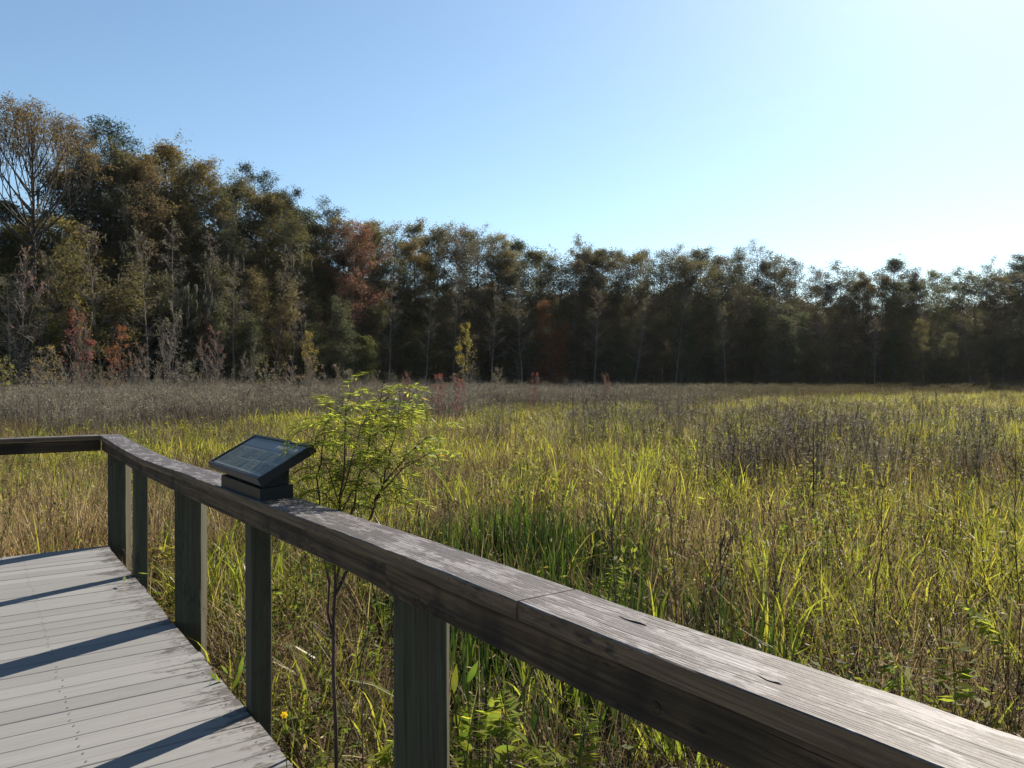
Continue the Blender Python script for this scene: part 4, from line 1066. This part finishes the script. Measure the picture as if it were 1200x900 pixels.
def broad_plant(px, py, d, specs, label, seed=0):
    r = np.random.default_rng(seed); c = at(px, py, d)
    t = empty('broad_leaved_plant', (c[0], c[1], 0), 0, label, 'plant')
    st = MB()
    for (lx, ly, dd_, L, ang, w) in specs:      # leaf base, length, lean in the picture plane
        p = at(lx, ly, dd_) - np.array([c[0], c[1], 0])
        tube(st, np.array([[r.normal(0, .02), r.normal(0, .02), 0], p * (0.6, 0.6, 0.55), p]), [0.005, 0.004, 0.003], 5, 0.5)
        m = 8; s = np.linspace(0, 1, m); L *= 0.78; w *= 0.72; dv = np.array([math.sin(ang), r.normal(0, 0.45), math.cos(ang)]); dv /= np.linalg.norm(dv)
        wv = np.cross(dv, np.array([r.normal(0, 0.3), -1, 0.2])); wv /= np.linalg.norm(wv); nv = np.cross(wv, dv)
        ctr = p[None] + dv[None] * (s * L)[:, None] + nv[None] * (r.uniform(-0.1, 0.35) * L * s ** 2)[:, None]
        hw = (w * 0.5 * np.sin(PI * (0.04 + 0.94 * s) ** 0.85))[:, None]
        V = np.stack([ctr - wv * hw + nv * hw * 0.35, ctr, ctr + wv * hw + nv * hw * 0.35], 1).reshape(-1, 3); k = np.arange(m - 1) * 3
        F = np.concatenate([np.stack([k, k + 1, k + 4, k + 3], -1), np.stack([k + 1, k + 2, k + 5, k + 4], -1)])
        lf = MB(); lf.add(V, F, r.uniform(0.0, 1.0)); lf.build('leaf', [BROAD], t, True)
    st.build('stem', [BROAD], t)
    return t
broad_plant(560, 860, 2.45, [(532, 812, 2.45, 0.11, 0.10, 0.034), (548, 800, 2.5, 0.10, 0.45, 0.030), (543, 868, 2.4, 0.15, 0.10, 0.040), (572, 858, 2.4, 0.13, 0.42, 0.046), (562, 846, 2.45, 0.13, 0.95, 0.036), (575, 830, 2.5, 0.08, 0.15, 0.028), (552, 880, 2.35, 0.12, -0.5, 0.036), (580, 880, 2.35, 0.11, 1.2, 0.034), (566, 870, 2.5, 0.14, 0.25, 0.034), (536, 850, 2.5, 0.10, -0.2, 0.028), (590, 845, 2.42, 0.09, 2.2, 0.028)],
            'glossy broad leaved green plant between the near post and the ferns', 1)
broad_plant(270, 815, 3.62, [(262, 812, 3.58, 0.15, -0.15, 0.032), (272, 808, 3.62, 0.12, 0.5, 0.028), (256, 805, 3.6, 0.10, -0.5, 0.026), (279, 796, 3.66, 0.13, 0.15, 0.028), (275, 782, 3.7, 0.12, 0.1, 0.026), (284, 800, 3.6, 0.13, 0.9, 0.022), (266, 790, 3.7, 0.11, -0.1, 0.024)],
            'bright leafy sprig behind the deck edge left of the thin post', 2)

# bare weed stems standing above the grass
def weed(px0, py0, px1, py1, d, label, seed, group=None, thick=0.004):
    r = np.random.default_rng(seed); top = at(px1, py1, d); b0 = at(px0, py0, d); b0[2] = 0
    t = empty('weed_stem', (b0[0], b0[1], 0), 0, label, 'weed', group)
    mb = MB(); n_ = 9; s = np.linspace(0, 1, n_)
    q = (top - b0)[None] * s[:, None] + np.cumsum(r.normal(0, 0.008, (n_, 3)), 0) * (1, 1, 0.3); q[0] = 0
    tube(mb, q, thick * (1 - 0.7 * s), 5, 0.4)
    for i_ in range(9):
        k = r.uniform(0.4, 0.98); p = np.array([np.interp(k, s, q[:, i]) for i in range(3)])
        a_ = r.uniform(0, 6.28); e = p + np.array([math.cos(a_) * 0.5, math.sin(a_) * 0.5, 0.9]) * r.uniform(0.05, 0.22)
        tube(mb, np.array([p, (p + e) / 2 + r.normal(0, 0.008, 3), e]), [0.0022, 0.0018, 0.0008], 4, 0.4)
        for j_ in range(3):
            f_ = r.uniform(0.3, 1); p2 = p + (e - p) * f_; e2 = p2 + r.normal(0, 0.03, 3) + (0, 0, 0.02)
            tube(mb, np.array([p2, e2]), [0.0012, 0.0006], 3, 0.4)
    mb.build('stem', [STEM], t)
weed(735, 730, 722, 590, 3.3, 'dark bent weed stem rising from behind the splintered rail top', 1, None, 0.006)
weed(815, 745, 793, 590, 3.4, 'thin dark weed stem right of the bent weed stem', 2)
weed(838, 750, 832, 640, 3.2, 'shorter straight weed stem right of the thin dark one', 3)
weed(1022, 680, 1030, 560, 4.6, 'dark knobbly weed stem standing alone in the right half of the grass', 4, None, 0.006)
weed(1196, 640, 1194, 520, 4.2, 'thin tall weed stem at the right frame edge', 5)
weed(905, 690, 910, 590, 4.4, 'slim weed stem above the dark blades right of centre', 6)
weed(430, 860, 424, 690, 2.9, 'dry brown weed stem under the railing left of the near post', 7)
weed(955, 560, 953, 495, 9.0, 'dead stalk standing in the brown patch of the marsh', 8, None, 0.012)

# small yellow flower under the railing
fp = at(333, 838, 2.75); t = empty('yellow_flower', (fp[0], fp[1], 0), 0, 'tiny yellow flower under the railing right of the thin post', 'flower')
mb = MB(); tube(mb, np.array([[0, 0.02, 0], [0.01, 0.01, fp[2] * 0.5], [0, 0, fp[2]]]), [0.002, 0.0018, 0.0015], 4); mb.build('stem', [BROAD], t)
mb = MB()
for i_ in range(6):
    a_ = i_ * 2 * PI / 6; d_ = np.array([math.cos(a_), -0.35, math.sin(a_)]); w_ = np.array([-math.sin(a_), 0, math.cos(a_)]); c_ = np.array([0, 0, fp[2]])
    mb.add([c_, c_ + d_ * 0.009 - w_ * 0.005, c_ + d_ * 0.015, c_ + d_ * 0.009 + w_ * 0.005], [(0, 1, 2, 3)], 0.5)
mb.build('petal', [leaf_mat('yellow_petal', 0.4, 0.5, 0.3, colour=(0.45, 0.28, 0.012), tint='const', var=0.1)], t)

# ------------------------------------------------------------------ light, sky, camera
SUN_EL, SUN_AZ = math.radians(39), math.radians(35)     # ahead and to the right
sl = bpy.data.lights.new('sun', 'SUN'); sl.energy = 5.0; sl.angle = math.radians(0.53); sl.color = (1.0, 0.89, 0.74)
so = link(bpy.data.objects.new('sun', sl))
sd = Vector((math.sin(SUN_AZ) * math.cos(SUN_EL), math.cos(SUN_AZ) * math.cos(SUN_EL), math.sin(SUN_EL)))
so.rotation_euler = sd.to_track_quat('Z', 'Y').to_euler(); so.location = (20, 30, 30)
w = bpy.data.worlds.new('World'); sc.world = w; w.use_nodes = True
nt = w.node_tree
bg = nt.nodes['Background']; bg.inputs['Strength'].default_value = 0.06
sk = nt.nodes.new('ShaderNodeTexSky'); sk.sky_type = 'NISHITA'; sk.sun_disc = False
sk.sun_elevation = SUN_EL; sk.sun_rotation = SUN_AZ; sk.altitude = 0; sk.air_density = 1.0; sk.dust_density = 0.40; sk.ozone_density = 2.4
nt.links.new(mixc(nt, 1.0, sk.outputs[0], (0.99, 1.05, 1.0), 'MULTIPLY'), bg.inputs['Color'])   # white balance of the camera

# added thin volume imitating lens veil, lifts the dark far trees
m, nt2, out = new_mat('thin_veil_volume')
pv = nd(nt2, 'ShaderNodeVolumePrincipled'); pv.inputs['Color'].default_value = (0.86, 0.84, 0.97, 1); pv.inputs['Density'].default_value = 0.00005; pv.inputs['Anisotropy'].default_value = 0.3
nt2.links.new(pv.outputs[0], out.inputs['Volume'])
mb = MB(); box(mb, -420, 420, -60, 420, -1.0, 34)
tag(mb.build('lens_veil_haze', [m]), kind='stuff')

cam = bpy.data.cameras.new('camera'); cam.sensor_width = 36; cam.lens = 27.0; cam.clip_start = 0.05; cam.clip_end = 4000
co = link(bpy.data.objects.new('camera', cam)); co.location = (0, 0, EYE)
co.rotation_euler = (math.radians(90) - math.atan(4 / 900), 0, 0)
sc.camera = co
sc.view_settings.view_transform = 'Standard'; sc.view_settings.look = 'None'; sc.view_settings.exposure = 1.40; sc.view_settings.gamma = 1.0
sc.view_settings.use_curve_mapping = False
sc.render.engine = 'CYCLES'
cy = sc.cycles
cy.max_bounces = 6; cy.diffuse_bounces = 3; cy.glossy_bounces = 2; cy.transmission_bounces = 3; cy.transparent_max_bounces = 4
cy.use_denoising = True
cy.use_adaptive_sampling = False
cy.volume_bounces = 0
for o in bpy.data.objects:
    if '_px' in o.keys(): del o['_px']
